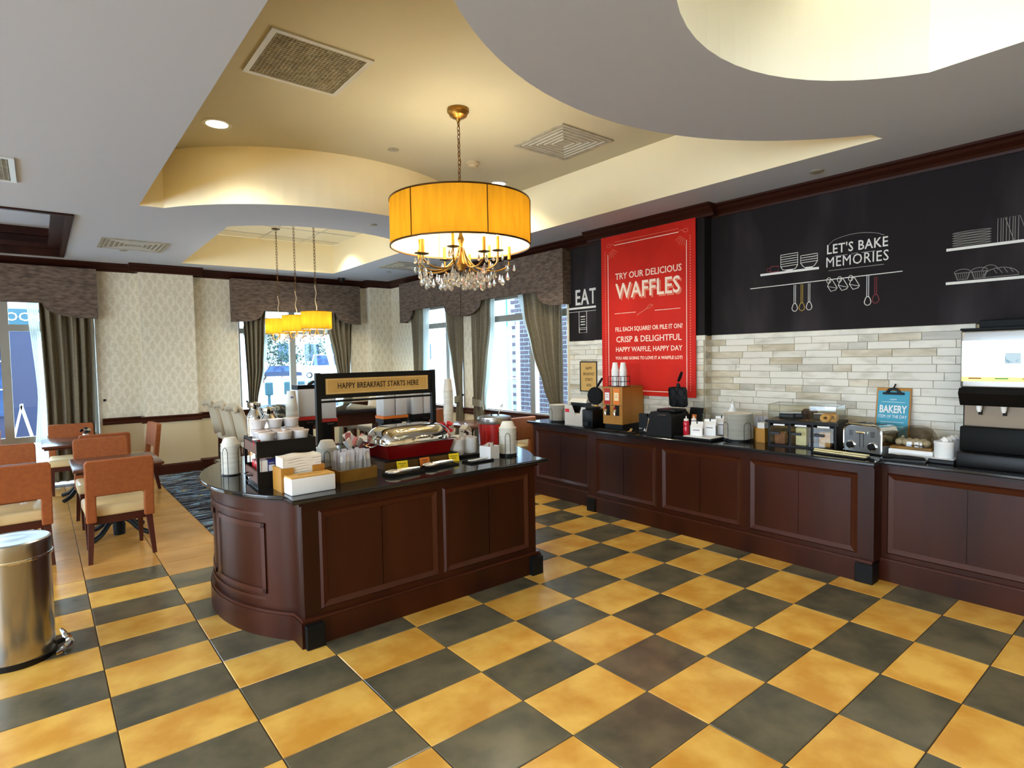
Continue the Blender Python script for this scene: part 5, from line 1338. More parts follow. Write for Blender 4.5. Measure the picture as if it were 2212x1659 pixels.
# round waffle maker
wm = T('round_waffle_maker', 'open round black waffle iron beside the wooden batter dispenser', 'waffle maker', (4.80, 4.49, ZT), FX)
MB().bbox(-.07, -.09, 0, .095, .16, .20, b=.015).build('base', m_black, wm, True)
mb = MB(); mb.X = Matrix.Translation((0, .02, .205)); mb.lathe([(.085, 0), (.088, .012), (.08, .02), (1e-4, .02)], 28); mb.build('lower_plate', m_blackm, wm, True)
up_ = Matrix.Translation((0, .06, .345)) @ Matrix.Rotation(math.radians(92), 4, 'X') @ Matrix.Rotation(.15, 4, 'Y')
mb = MB(); mb.X = up_; mb.lathe([(.098, -.02), (.102, 0), (.098, .014), (1e-4, .016)], 30); pl_ = mb.build('upper_plate', m_blackm, wm, True)
gm = MB(); gm.X = up_
for k in range(-5, 6):
    L_ = math.sqrt(max(0, .092**2-(k*.016)**2)); gm.box(-L_, k*.016-.0025, .014, L_, k*.016+.0025, .021); gm.box(k*.016-.0025, -L_, .014, k*.016+.0025, L_, .021)
g_o = gm.build('waffle_grid', m_black, wm)
MB().tube([(-.0, .07, .225), (0, .075, .26)], .022, 8).build('hinge', m_bamboo, wm)
MB().tube([(.02, .06, .44), (.05, .05, .465), (.14, .02, .545)], [.008, .014, .012], 8).build('handle', m_black, wm, True)
MB().bbox(-.04, -.105, .02, .04, -.09, .07, b=.004).build('control_panel', m_black, wm)
# batter dispenser
bt = T('batter_dispenser', 'light wood batter dispenser with two chrome taps', 'dispenser', (4.735, 4.262, ZT), FX+.12)
B(.01, .02, 0, .235, .40, .062).build('black_base', m_black, bt)
B(0, 0, .062, .245, .42, .458).build('cabinet', m_oak, bt)
B(-.004, -.004, .452, .249, .424, .462).build('top_board', mat('oak_end', rgb(150, 104, 40), .5), bt)
B(.004, -.002, .262, .241, 0, .266).build('panel_joint', m_ink, bt); B(.118, -.002, .266, .121, 0, .45).build('panel_joint', m_ink, bt)
for k, (mm, m2) in enumerate(((m_red, m_white), (m_orange, m_signpale))):
    x = .018+k*.118
    B(x, -.003, .275, x+.075, -.0005, .445).build('product_label', mm, bt); B(x+.010, -.0045, .315, x+.065, -.003, .40).build('label_panel', m2, bt)
    text(('SWEET', 'GOLD')[k], .014, mm, bt, TM(x+.0375, -.005, .375), cx=.9); text('CREAM' if k == 0 else 'WAFFLE', .014, mm, bt, TM(x+.0375, -.005, .352), cx=.8)
    x += .04
    tp = B(x-.02, -.006, .155, x+.03, -.0005, .262).build('tap_recess', m_black, bt)
    MB().tube([(x, -.005, .215), (x, -.03, .215), (x, -.04, .20), (x, -.04, .155)], [.012, .014, .014, .010], 10).build('tap', m_chrome, bt, True)
    MB().sphere(.014, (x-.012, -.03, .235), 10, 8).build('tap_knob', m_red, bt, True)
ck = T('cup_rack', 'black wire rack with two compartments on top of the batter dispenser', 'rack', (*on(bt, .05, .04), ZT+.4625), FX+.12)
W3, D3, H3 = .20, .10, .11
rk = MB()
for z in (.004, .055, H3): rk.tube([(0, 0, z), (W3, 0, z), (W3, D3, z), (0, D3, z)], .003, 5, True)
for x in (0, .05, .10, .15, W3):
    for y in (0, D3): rk.tube([(x, y, 0), (x, y, H3)], .003, 5)
rk.tube([(.1, 0, H3), (.1, D3, H3)], .003, 5); rk.tube([(0, .05, .004), (W3, .05, .004)], .003, 5)
rk.build('wire_frame', m_black, ck)
for k in range(2):
    x, y = on(ck, .05+k*.1, .05)
    cups('white cup in the %s stack on the batter dispenser' % ('left', 'right')[k], 'batter cups, %s stack' % ('left', 'right')[k], x, y, ZT+.470, 14, .026, .040, .085, .0128, m_white)
mt_ = T('drip_mat', 'black drip mat in front of the batter dispenser', 'mat', (4.62, 4.30, ZT), FX); MB().bbox(0, 0, 0, .30, .10, .010, b=.004).build('mat_body', m_blackm, mt_)
ft = T('fork_tray', 'small dark tray with a wooden fork on the counter edge', 'tray', (4.64, 3.98, ZT), FX); MB().bbox(0, 0, 0, .20, .09, .008, b=.003).build('tray_body', m_blackm, ft)
for k in range(3): MB().tube([(.10, .04, .012), (.12+.01*k, .05, .02), (.125+.012*k, .055, .045)], .003, 5).build('tine', m_bamboo, ft)
# black side sign
bs_ = T('black_card_holder', 'small black upright card holder left of the square waffle iron', 'sign', (4.76, 3.80, ZT), FX); MB().bbox(0, 0, 0, .10, .04, .20, b=.004).build('holder_body', m_blackm, bs_)
text('A', .035, m_white, bs_, TM(.075, -.001, .035), cx=.9, bold=.002); B(.004, -.002, .045, .04, 0, .05).build('white_line', m_white, bs_)
# square waffle maker
sq = T('square_waffle_maker', 'open square four-part black waffle iron in front of the red poster', 'waffle maker', (4.70, 3.66, ZT), FX)
MB().prism([(0, 0), (.30, 0), (.30, .03), (.30, .20), (.27, .235), (.06, .235), (0, .16)], 0, .30, 'y').build('base', m_blackm, sq, True)
MB().bbox(.09, .05, .236, .30, .25, .262, b=.008).build('lower_plate', m_black, sq, True)
upm = Matrix.Translation((.235, .20, .375)) @ Matrix.Rotation(math.radians(96), 4, 'X')
rp_ = MB(); rp_.X = upm; rp_.bbox(-.10, -.10, -.02, .10, .10, .014, b=.03, seg=3); rp_.build('upper_plate', m_blackm, sq, True)
hh = MB(); hh.X = upm
for sx_ in (-1, 1):
    for sy_ in (-1, 1): hh.ring(.042, .034, .014, .022, 20, sx_*.047, sy_*.047)
hh.build('round_moulds', m_black, sq)
MB().tube([(.235, .21, .475), (.235, .20, .51)], [.022, .014], 8).build('neck', m_blackm, sq, True)
MB().tube([(.255, .18, .535), (.27, .175, .555), (.315, .15, .62)], [.013, .016, .014], 8).build('handle', m_black, sq, True)
MB().tube([(.02, -.03, .03), (.06, -.03, .17)], .005, 6).build('front_lever', m_chrome, sq); MB().tube([(.14, -.002, .205), (.24, -.002, .21)], .004, 6).build('badge_strip', m_chrome, sq)
B(.12, -.002, .02, .17, 0, .024).build('badge_strip', m_chrome, sq)
mc = T('leaning_menu', 'black leaning card with an orange square right of the square waffle iron', 'sign', (5.03, 3.40, ZT+.09), FX)
mc.rotation_euler = (-.25, .0, FX); MB().bbox(0, 0, 0, .15, .006, .18, b=.002).build('card', m_black, mc); B(.035, -.002, .07, .085, 0, .11).build('orange_square', m_orange, mc); MB().tube([(.152, .003, -.02), (.152, .003, .18)], .004, 5).build('silver_edge', m_chrome, mc)
B(.02, .10, -.09, .13, .12, .03).build('stand_leg', m_black, mc)
# tray with syrups and cartons
st = T('syrup_tray', 'long black tray under the syrup bottles and white cartons', 'tray', (4.69, 3.33, ZT), FX); MB().bbox(0, 0, 0, .40, .24, .022, b=.006).build('tray_body', m_black, st)
MB().bbox(.10, .01, .022, .39, .22, .030, b=.003).build('white_liner', m_white, st)
def bottle(label, x, y, m, z=ZT+.0225, cap=m_white, h=.15):
    t = T('squeeze_bottle', label, 'bottle', (x, y, z))
    MB().lathe([(.027, 0), (.030, .004), (.030, h*.45), (.027, h*.52), (.030, h*.6), (.030, h*.82), (.022, h*.92)], 20).build('body', m, t, True)
    MB().lathe([(.024, h*.92), (.024, h*1.02), (.006, h*1.08), (.004, h*1.22), (1e-4, h*1.22)], 16).build('nozzle_cap', cap, t, True)
bottle('red syrup squeeze bottle with white nozzle', 4.80, 3.262, m_syrup); bottle('dark brown syrup bottle right of the red one', 4.865, 3.222, m_cocoa)
for i, (x, y) in enumerate(((4.79, 3.135), (4.89, 3.06), (5.02, 3.02))):
    t = T('gable_carton', ('white gable-top carton nearest the syrup bottles', 'white gable-top carton in the middle of the tray', 'white gable-top carton nearest the plate stack')[i], 'carton', (x, y, ZT+.0305), FX+.35)
    B(-.055, -.04, 0, .055, .04, .082+.02*i).build('body', m_white, t); z = .082+.02*i
    MB().prism([(-.04, z), (.04, z), (.006, z+.032), (.006, z+.05), (-.006, z+.05), (-.006, z+.032)], -.055, .055, 'x').build('gable', m_white, t)
    B(.056, -.032, .008, .057, .032, z-.012).build('grey_panel', m_chalkg, t); B(-.03, -.041, z-.03, .03, -.040, z-.024).build('print_line', m_ink, t); B(-.006, -.008, z+.028, .006, .008, z+.058).build('handle_slot', m_black, t)
# sanitiser
t = T('sanitiser_bottle', 'white pump bottle with a green label in front of the tiles', 'bottle', (5.16, 2.99, ZT)); t.scale = (1.15, 1.15, 1.4)
MB().lathe([(.036, 0), (.038, .006), (.038, .17), (.02, .20)], 20).build('body', m_white, t, True); MB().lathe([(.0388, .10), (.0388, .165)], 20).build('green_label', m_green, t, True)
MB().lathe([(.018, .20), (.018, .225), (.006, .23), (.006, .25)], 12).build('pump', m_white, t, True); MB().tube([(0, 0, .25), (-.035, 0, .25)], .006, 6).build('spout', m_white, t)
# pastry case
pc = T('pastry_case', 'black pastry case with three clear drawers and acrylic hood', 'display case', (4.86, 2.485, ZT), FX+.17)
Wc, Dc = .525, .32
m_pcb = mat('case_brown_black', rgb(18, 13, 10), .45, spec=.2)
B(0, 0, 0, Wc, Dc, .012).build('base_board', m_pcb, pc); B(-.02, -.02, .20, Wc+.02, Dc+.01, .222).build('top_board', m_pcb, pc)
for x in (0, .168, .342, Wc-.014): B(x, .004, .012, x+.014, Dc, .20).build('upright', m_pcb, pc)
B(.014, Dc-.01, .012, Wc-.014, Dc, .20).build('back_board', m_pcb, pc)
for k, (a, b_) in enumerate(((.014, .168), (.182, .342), (.356, Wc-.014))):
    dr = MB().box(a+.004, -.006, .016, b_-.004, -.002, .178).build('drawer', m_clearp, pc)
    B((a+b_)/2-.045, -.010, .178, (a+b_)/2+.045, -.006, .192).build('white_label', m_white, dr)
    B(a+.012, -.03, .105, a+.085, -.006, .125).build('handle', m_black, dr)
fd = [('sliced white bread in the middle clear drawer of the case', m_slice, .24, .02, .15), ('bagel halves in the right clear drawer of the case', m_bread, .42, .02, .12), ('brown bread slices in the left clear drawer of the case', m_sugar, .07, .02, .10)]
for lb, mm, x, y, h in fd:
    q, p = on(pc, x-.0, .06); t = T('bread_slices', lb, 'bread', (q, p, ZT+.0125), FX+.17)
    for k in range(4): MB().bbox(-.035, k*.026, 0, .05, k*.026+.02, h*(.95 if k % 2 else 1), b=.006).build('slice', mm, t, True)
hd = MB(); zt = .222
hood = T('acrylic_hood', 'clear acrylic hood over the pastries on the case', 'cover', (*on(pc, 0, 0), ZT+.2225), FX+.17)
for a in ((0, 0, 0, Wc, .003, .13), (0, Dc-.003, 0, Wc, Dc, .13), (0, .003, 0, .003, Dc-.003, .13), (Wc-.003, .003, 0, Wc, Dc-.003, .13), (0, 0, .13, Wc, Dc, .133)): B(*a).build('acrylic_wall', m_clearp, hood)
m_edge = mat('acrylic_edge', rgb(150, 140, 120), .3)
eg = MB()
for a in ((0, 0), (Wc, 0), (Wc, Dc), (0, Dc)): eg.tube([(*a, 0), (*a, .131)], .0018, 4)
eg.tube([(0, 0, .132), (Wc, 0, .132), (Wc, Dc, .132), (0, Dc, .132)], .0018, 4, True); eg.build('polished_edges', m_edge, hood)
def pastry(label, x, y, kind, s_=1):
    q, p = on(pc, x, y); t = T('pastry', label, 'pastry', (q, p, ZT+.2245), FX+.3)
    if kind == 'bagel':
        t.rotation_euler = (1.0, 0, FX+.17); t.location.z += .028; mb = MB(); mb.tube([(.028*math.cos(a), .028*math.sin(a), 0) for a in [2*PI*k/20 for k in range(20)]], .016, 10, True); mb.build('ring', m_bread, t, True)
    elif kind == 'muffin':
        MB().lathe([(.026, 0), (.034, .045), (.042, .055), (.038, .08), (.02, .095), (1e-4, .098)], 18).build('muffin_body', m_choc, t, True)
    else:
        MB().bbox(-.06, -.035, 0, .06, .035, .05, b=.008).build('wrapped_cake', m_black, t, True); B(-.05, -.03, .051, .05, .03, .056).build('white_card', m_white, t)
pastry('dark wrapped cake bar with a white card, left in the hood', .12, .12, 'bar'); pastry('second dark cake bar behind a pink card in the hood', .20, .16, 'bar')
pastry('dark chocolate muffin in the middle of the hood', .28, .10, 'muffin'); pastry('chocolate muffin behind the first one in the hood', .30, .20, 'muffin')
pastry('dark tray bar with a white card, right in the hood', .37, .18, 'bar'); pastry('golden ring pastry leaning at the right front of the hood', .43, .08, 'bagel'); pastry('golden ring pastry behind the front one in the hood', .475, .12, 'bagel')
# toaster
to = T('toaster', 'chrome four-slice toaster with two black dials', 'toaster', (4.99, 1.93, ZT), FX-.22)
Wt, Dt, Ht = .30, .21, .225
pf = [(0, .012), (.0, .16)]+[(.05-.05*math.cos(a), .165+.06*math.sin(a)) for a in [PI/2*k/6 for k in range(7)]]+[(Wt-.05+.05*math.sin(a), .165+.06*math.cos(a)) for a in [PI/2*k/6 for k in range(7)]]+[(Wt, .16), (Wt, .012)]
MB().prism(pf, .012, Dt, 'y').build('shell', m_chrome, to, True)
MB().prism([(x*.92+.012, z*.95) for x, z in pf], .0, .012, 'y').build('front_face', m_steel, to, True)
MB().tube([(x, .006, z) for x, z in pf], .007, 6).build('front_trim', m_chrome, to, True)
for k in range(4): B(.045+k*.056, .05, Ht-.0015, .072+k*.056, Dt-.03, Ht+.002).build('slot', m_black, to)
for x in (.065, Wt-.065):
    mb = MB(); mb.X = Matrix.Translation((x, 0, .062)) @ Matrix.Rotation(PI/2, 4, 'X'); mb.lathe([(.034, 0), (.034, .008), (.028, .010)], 24); dl = mb.build('dial_ring', m_chrome, to, True)
    mb = MB(); mb.X = Matrix.Translation((x, 0, .062)) @ Matrix.Rotation(PI/2, 4, 'X'); mb.lathe([(.026, .008), (.024, .028), (1e-4, .029)], 20); mb.build('dial', m_black, dl, True)
    sv = MB()
    for k in range(5): sv.box(x-.016, -.002, .135+k*.009, x+.016, 0, .139+k*.009)
    sv.build('vent_slots', m_black, to)['kind'] = 'stuff'
for x in (.135, .165): B(x-.002, -.002, .05, x+.002, 0, .16).build('lever_track', m_black, to)
MB().tube([(.115, -.018, .165), (.185, -.018, .165)], .006, 8).build('lever', m_chrome, to, True)
for x in (0.0, Wt): B(x-.004, .0, .145, x+.004, Dt*.3, .15).build('seam_strip', m_chrome, to)
B(.01, .02, 0, Wt-.01, Dt-.02, .012).build('foot_plate', m_black, to)
# cream tongs on a black tray
ct2 = T('tong_tray', 'black tray in front of the toaster with cream tongs', 'tray', (4.71, 2.06, ZT), FX-.1); MB().bbox(0, 0, 0, .40, .10, .012, b=.004).build('tray_body', m_black, ct2)
t = T('bamboo_tongs', 'long cream tongs lying on the black tray before the toaster', 'tongs', (*on(ct2, .20, .05), ZT+.0125), FX-.1)
for s_ in (-1, 1): MB().add([(-.20, s_*.004-.008, .002+.012*(s_ > 0)), (.20, s_*.02-.010, .0+.010*(s_ > 0)), (.20, s_*.02+.010, 0+.010*(s_ > 0)), (-.20, s_*.004+.008, .002+.012*(s_ > 0)), (-.20, s_*.004-.008, .010+.012*(s_ > 0)), (.20, s_*.02-.010, .008+.010*(s_ > 0)), (.20, s_*.02+.010, .008+.010*(s_ > 0)), (-.20, s_*.004+.008, .010+.012*(s_ > 0))],
    [(0, 3, 2, 1), (4, 5, 6, 7), (0, 1, 5, 4), (1, 2, 6, 5), (2, 3, 7, 6), (3, 0, 4, 7)]).build('arm', m_slice, t)
# roll-top egg tray
rt_ = T('roll_top_tray', 'white serving tray with a smoky domed lid over eggs', 'tray', (4.95, 1.60, ZT), FX)
MB().bbox(0, 0, .0, .285, .28, .065, b=.01).build('base', m_white, rt_, True); MB().bbox(.01, .01, .065, .275, .27, .085, b=.004).build('wooden_inset', m_dwood, rt_, True)
MB().ring(1, 1, 0, 0, 4) if False else None
n = 16; vs = []
for j in range(9):
    ph = PI/2*j/8
    for k in range(n*2):
        th = PI*k/n; e = .7; cc, ss = math.cos(th), math.sin(th)
        vs.append((.1425+.133*abs(cc)**e*(1 if cc > 0 else -1)*math.cos(ph)**.6, .14+.13*abs(ss)**e*(1 if ss > 0 else -1)*math.cos(ph)**.6, .087+.145*math.sin(ph)))
MB().add(vs, [(j*2*n+k, j*2*n+(k+1) % (2*n), (j+1)*2*n+(k+1) % (2*n), (j+1)*2*n+k) for j in range(8) for k in range(2*n)]).build('domed_lid', m_smoke, rt_, True)
MB().tube([(.15, -.005, .10), (.17, -.015, .105), (.25, -.01, .095)], .004, 6).build('lid_handle', m_chrome, rt_, True)
rs = random.Random(4)
for k in range(9):
    q, p = on(rt_, .05+(k % 5)*.045, .07+(k//5)*.08); t = T('boiled_egg', 'peeled egg heaped under the smoky domed lid', 'egg', (q, p, ZT+.112), rs.random()*3, 'eggs under the domed lid'); MB().sphere(.024, (0, 0, 0), 14, 9, sx=1.25).build('egg_body', m_egg, t, True)
tongs('black tongs on a black rest before the domed egg tray', 4.83, 1.46, FX+.1, m_blackm, m_blackm, rlabel='black rest in front of the domed egg tray')
# crocks with creamers
t3 = T('crock_tray', 'thick black tray with two white crocks beside the drinks machine', 'tray', (4.86, 1.322, ZT), FX); MB().bbox(0, 0, 0, .155, .34, .03, b=.006).build('tray_body', m_black, t3)
MB().bbox(.01, .02, .03, .145, .30, .034, b=.002).build('white_liner', m_white, t3)
crock('white crock of creamer pots, nearer one beside the drinks machine', 4.96, 1.25, .060, .115, ZT+.0345); crock('white crock of creamer pots, back one beside the drinks machine', 5.10, 1.24, .056, .115, ZT+.0345)
for x, y, lb in ((4.96, 1.25, 'nearer'), (5.10, 1.24, 'back')):
    rs = random.Random(6)
    for k in range(4):
        t = T('creamer_pot', 'foil-topped creamer pot heaped in the %s crock by the drinks machine' % lb, 'pot', (x+(rs.random()-.5)*.06, y+(rs.random()-.5)*.05, ZT+.125+.022*(k % 2)), 0, 'creamer pots in the %s crock' % lb); t.rotation_euler = (rs.random()*1.6, rs.random()*1.2, 0)
        MB().lathe([(.02, 0), (.028, .03)], 16).build('pot', m_white, t, True); MB().lathe([(.030, .0302), (.030, .032), (1e-4, .0325)], 16).build('foil_lid', m_steel, t, True)
# drinks machine
dm = T('drinks_machine', 'tall soft-drink dispenser with a lit white panel and black canopy', 'dispenser', (4.90, 1.155, ZT), FX)
Wd, Dd = .80, .41
m_panel = mat('lit_drinks_panel', (1, 1, 1), .4, emit=(.95, 1, 1), estr=.9); m_panely = mat('lit_yellow_strip', (1, .9, .1), .4, emit=(1, .92, .18), estr=.7)
m_mtan = mat('satin_backplate', rgb(120, 104, 84), .45, metal=.3); m_mdk = mat('machine_black', rgb(10, 11, 10), .5, spec=.15)
B(0, .105, .0, Wd, Dd, .93).build('cabinet', m_mdk, dm)
MB().bbox(0, 0, .53, Wd, .12, .93, b=.02, seg=3).build('head', m_steel, dm, True)
B(.012, -.004, .582, Wd-.012, .0, .855).build('lit_panel', m_panel, dm); B(.012, -.006, .582, Wd-.012, -.004, .612).build('yellow_strip', m_panely, dm)
B(.24, -.0055, .70, .32, -.0042, .77).build('ice_picture', mat('ice_print', rgb(190, 214, 226), .4, col2=rgb(60, 130, 170), scale=22, contrast=(.55, .7)), dm)
for k in range(5): B(.05+k*.14, -.0085, .598, .12+k*.14, -.006, .606).build('flavour_strip', (m_chalkr, m_green, m_oak, m_teal, m_red)[k], dm)
B(.0, -.005, .925, Wd, .13, .94).build('top_cap', m_mdk, dm)
MB().prism([(-.01, .535), (-.035, .50), (.02, .415), (.12, .415), (.12, .535)], .0, Wd, 'x').build('canopy', m_black, dm, True)
B(.01, .09, .215, Wd-.01, .10, .42).build('backplate', m_mtan, dm)
for k in range(5):
    MB().tube([(.10+k*.13, .05, .42), (.10+k*.13, .05, .39), (.10+k*.13, .05, .372)], [.018, .016, .010], 10).build('nozzle', m_white, dm, True); B(.09+k*.13, .075, .35, .11+k*.13, .09, .415).build('lever', m_mdk, dm)
MB().bbox(0, .02, .10, Wd, .12, .27, b=.01).build('splash_guard', m_mdk, dm, True); MB().bbox(0, -.06, 0, Wd, .10, .10, b=.01).build('drip_tray', m_black, dm, True)
mbx = T('top_box', 'black box standing on top of the drinks machine', 'box', (5.02, 1.08, ZT+.9405), FX); MB().bbox(0, 0, 0, .70, .28, .055, b=.006).build('box_body', m_mdk, mbx)
# ================================================================== dining area
def make_chair(label, x, y, rz, group=None, seatm=m_vinyl, backm=m_rust):
    t = T('dining_chair', label, 'chair', (x, y, 0), rz, group)
    MB().bbox(-.245, -.22, .375, .245, .26, .475, b=.028, seg=3).build('seat', seatm, t, True)
    fr_ = MB(); frame_rect(fr_, -.225, -.215, .225, .235, .028, .315, .376); fr_.build('seat_frame', m_leg, t)
    for s_ in (-1, 1):
        MB().frustum(s_*.235-.016, -.285-.018, s_*.235+.016, -.285+.018, 0, s_*.212-.024, -.225-.026, s_*.212+.024, -.225+.026, .36).build('leg', m_leg, t)
        MB().frustum(s_*.205-.014, .205-.014, s_*.205+.014, .205+.014, 0, s_*.205-.022, .205-.022, s_*.205+.022, .205+.022, .32).build('leg', m_leg, t)
    # upholstered back: posts and panel in one cover, leaning backwards
    mb = MB()
    def slabp(x0, x1, z0, z1): 
        f = lambda z: -.245-.10*max(0, z-.36)
        mb.add([(x0, f(z0)-.033, z0), (x1, f(z0)-.033, z0), (x1, f(z0)+.027, z0), (x0, f(z0)+.027, z0), (x0, f(z1)-.033, z1), (x1, f(z1)-.033, z1), (x1, f(z1)+.027, z1), (x0, f(z1)+.027, z1)],
               [(0, 3, 2, 1), (4, 5, 6, 7), (0, 1, 5, 4), (1, 2, 6, 5), (2, 3, 7, 6), (3, 0, 4, 7)])
    # one closed arch profile swept through the thickness
    prof = [(-.25, .345), (-.175, .345), (-.175, .575), (.175, .575), (.175, .345), (.25, .345), (.25, .86), (.235, .885), (-.235, .885), (-.25, .86)]
    f = lambda z: -.245-.12*max(0, z-.36)
    n = len(prof); vs = [(a, f(z)-.033, z) for a, z in prof]+[(a, f(z)+.027, z) for a, z in prof]
    tr = tessellate_polygon([[Vector((a, z, 0)) for a, z in prof]])
    fs = [tuple(q) for q in tr]+[tuple(n+i for i in reversed(q)) for q in tr]+[(i, (i+1) % n, n+(i+1) % n, n+i) for i in range(n)]
    me = MB().add(vs, fs).mesh('backrest', backm)
    bm = bmesh.new(); bm.from_mesh(me); bmesh.ops.dissolve_limit(bm, angle_limit=.02, verts=bm.verts, edges=bm.edges)
    bmesh.ops.bevel(bm, geom=[e for e in bm.edges if e.calc_face_angle(0) > .6], offset=.010, segments=2, affect='EDGES', profile=.5); bm.to_mesh(me); bm.free()
    o = bpy.data.objects.new('backrest', me); C.objects.link(o); o.parent = t
    return t
c0 = make_chair('rust and cream dining chair nearest the island, its back to the camera', .50, 6.34, .03)
dup(c0, (.50, 7.58, 0), PI, 'rust and cream dining chair across the nearer small table, facing the camera')
dup(c0, (.57, 8.60, 0), 0, 'rust and cream dining chair, back to the camera, at the table with the flowers')
dup(c0, (.30, 9.75, 0), PI-.05, 'rust and cream dining chair under the window at the table with the flowers')
dup(c0, (.90, 9.30, 0), PI/2+.1, 'rust and cream dining chair seen sideways against the pilaster')
dup(c0, (-.22, 6.55, 0), .05, 'rust and cream dining chair at the left edge behind the steel bin')
dup(c0, (-.30, 7.62, 0), PI+.03, 'rust and cream dining chair across the left-edge table, by the window')
dup(c0, (-.72, 9.7, 0), PI-.2, 'rust and cream dining chair farthest left by the window')
dup(c0, (5.02, 6.30, 0), .0, 'rust and cream dining chair beside the end of the long counter')
dup(c0, (4.83, 7.72, 0), PI, 'rust and cream dining chair between the two alley windows')
def make_table(label, x, y, w_, d_, rz=0):
    t = T('dining_table', label, 'table', (x, y, 0), rz)
    MB().bbox(-w_/2, -d_/2, .712, w_/2, d_/2, .742, b=.010, seg=2).build('tabletop', m_tablew, t, True)
    ed = MB(); frame_rect(ed, -w_/2+.02, -d_/2+.02, w_/2-.02, d_/2-.02, .02, .69, .712); ed.build('under_rail', m_leg, t)
    MB().lathe([(.05, .0), (.055, .10), (.04, .16), (.032, .22), (.030, .60), (.05, .66), (.14, .69)], 20, z=0).build('pedestal', m_iron, t, True)
    for k in range(4):
        a = PI/4+PI/2*k; p = lambda r, z: (r*math.cos(a), r*math.sin(a), z)
        MB().tube(swept([p(.02, .17), p(.12, .14), p(.22, .06), p(.32, .025)], 5), [.032]*4+[.028]*4+[.022]*4+[.017]*4 if False else .024, 8).build('leg', m_iron, t, True)
    return t
make_table('small cherry table on black iron pedestal beside the nearest chair', .56, 6.96, .72, .82)
make_table('cherry table with a flower posy in front of the leftmost window', .40, 9.20, .82, .95)
make_table('cherry table at the left edge of the dining area', -.45, 7.08, .78, .76)
make_table('cherry table between the alley windows and the island', 4.92, 7.02, .60, .72)
# flower posy
fp = T('flower_posy', 'tiny vase of dark leaves and cream flowers on the window table', 'flowers', (.44, 9.35, .7425))
MB().lathe([(.03, 0), (.038, .03), (.028, .06), (.030, .065)], 16).build('vase', m_steel, fp, True)
rs = random.Random(1)
for k in range(9):
    a = rs.random()*6.28; mb = MB(); mb.X = Matrix.Translation((.04*math.cos(a), .04*math.sin(a), .085+rs.random()*.04)) @ Euler((rs.random(), rs.random(), a)).to_matrix().to_4x4(); mb.sphere(.025, (0, 0, 0), 8, 5, sz=.5)
    mb.build('leaf' if k < 5 else 'blossom', m_iron if k < 5 else m_cream, fp, True)
# bin
bn = T('pedal_bin', 'round brushed steel pedal bin at the left edge', 'bin', (-.165, 4.40, 0))
Rb = .185
m_binst = mat('bin_steel', rgb(176, 170, 160), .24, metal=1, stretch=(1, 1, .02), bump=.02, bscale=60)
MB().lathe([(Rb*.98, 0), (Rb*1.0, .004), (Rb*1.0, .03), (Rb*.97, .034)], 48).build('plastic_base', m_black, bn, True)
MB().lathe([(Rb*.965, .034), (Rb*.965, .60)], 48).build('body', m_binst, bn, True)
MB().lathe([(Rb*1.02, .598), (Rb*1.03, .606), (Rb*1.02, .614)], 48).build('body_rim', m_chrome, bn, True)
MB().lathe([(Rb, .614), (Rb, .685), (Rb*.985, .698)], 48).build('lid_band', m_binst, bn, True)
MB().lathe([(Rb*.985, .698), (Rb*.94, .704), (Rb*.8, .700), (Rb*.4, .708), (1e-4, .710)], 48).build('lid', m_steel, bn, True)
a0 = -.15
pd = MB(); pts = []
for k in range(9):
    a = -.75+1.3*k/8; r = Rb+.055+.012*math.sin(k*.8); pts.append((r*math.cos(a), r*math.sin(a)-.0, .030+.004*k))
pd.tube(pts, [.010, .016, .020, .022, .022, .020, .016, .012, .008], 8); pd.build('pedal', m_chrome, bn, True)
MB().tube([(Rb*.9, .0, .03), (Rb+.05, .02, .04)], .014, 8).build('pedal_arm', m_black, bn, True)
# wall socket and curtain hold-back knob
ws = T('wall_socket', 'cream wall socket with a black plug below the chair rail', 'socket', (.985, BY-.001, .46)); B(-.045, -.008, -.03, .045, 0, .09).build('plate', m_foam, ws)
MB().bbox(-.018, -.03, .0, .018, -.008, .04, b=.004).build('plug', m_black, ws, True)
hk = T('curtain_holdback', 'small dark hold-back knob on the wallpaper beside the leftmost drape', 'knob', (.735, BY-.001, 1.17)); mb = MB(); mb.X = Matrix.Rotation(PI/2, 4, 'X'); mb.lathe([(.012, 0), (.008, .02), (.02, .03), (1e-4, .04)], 14); mb.build('hook', m_black, hk, True)
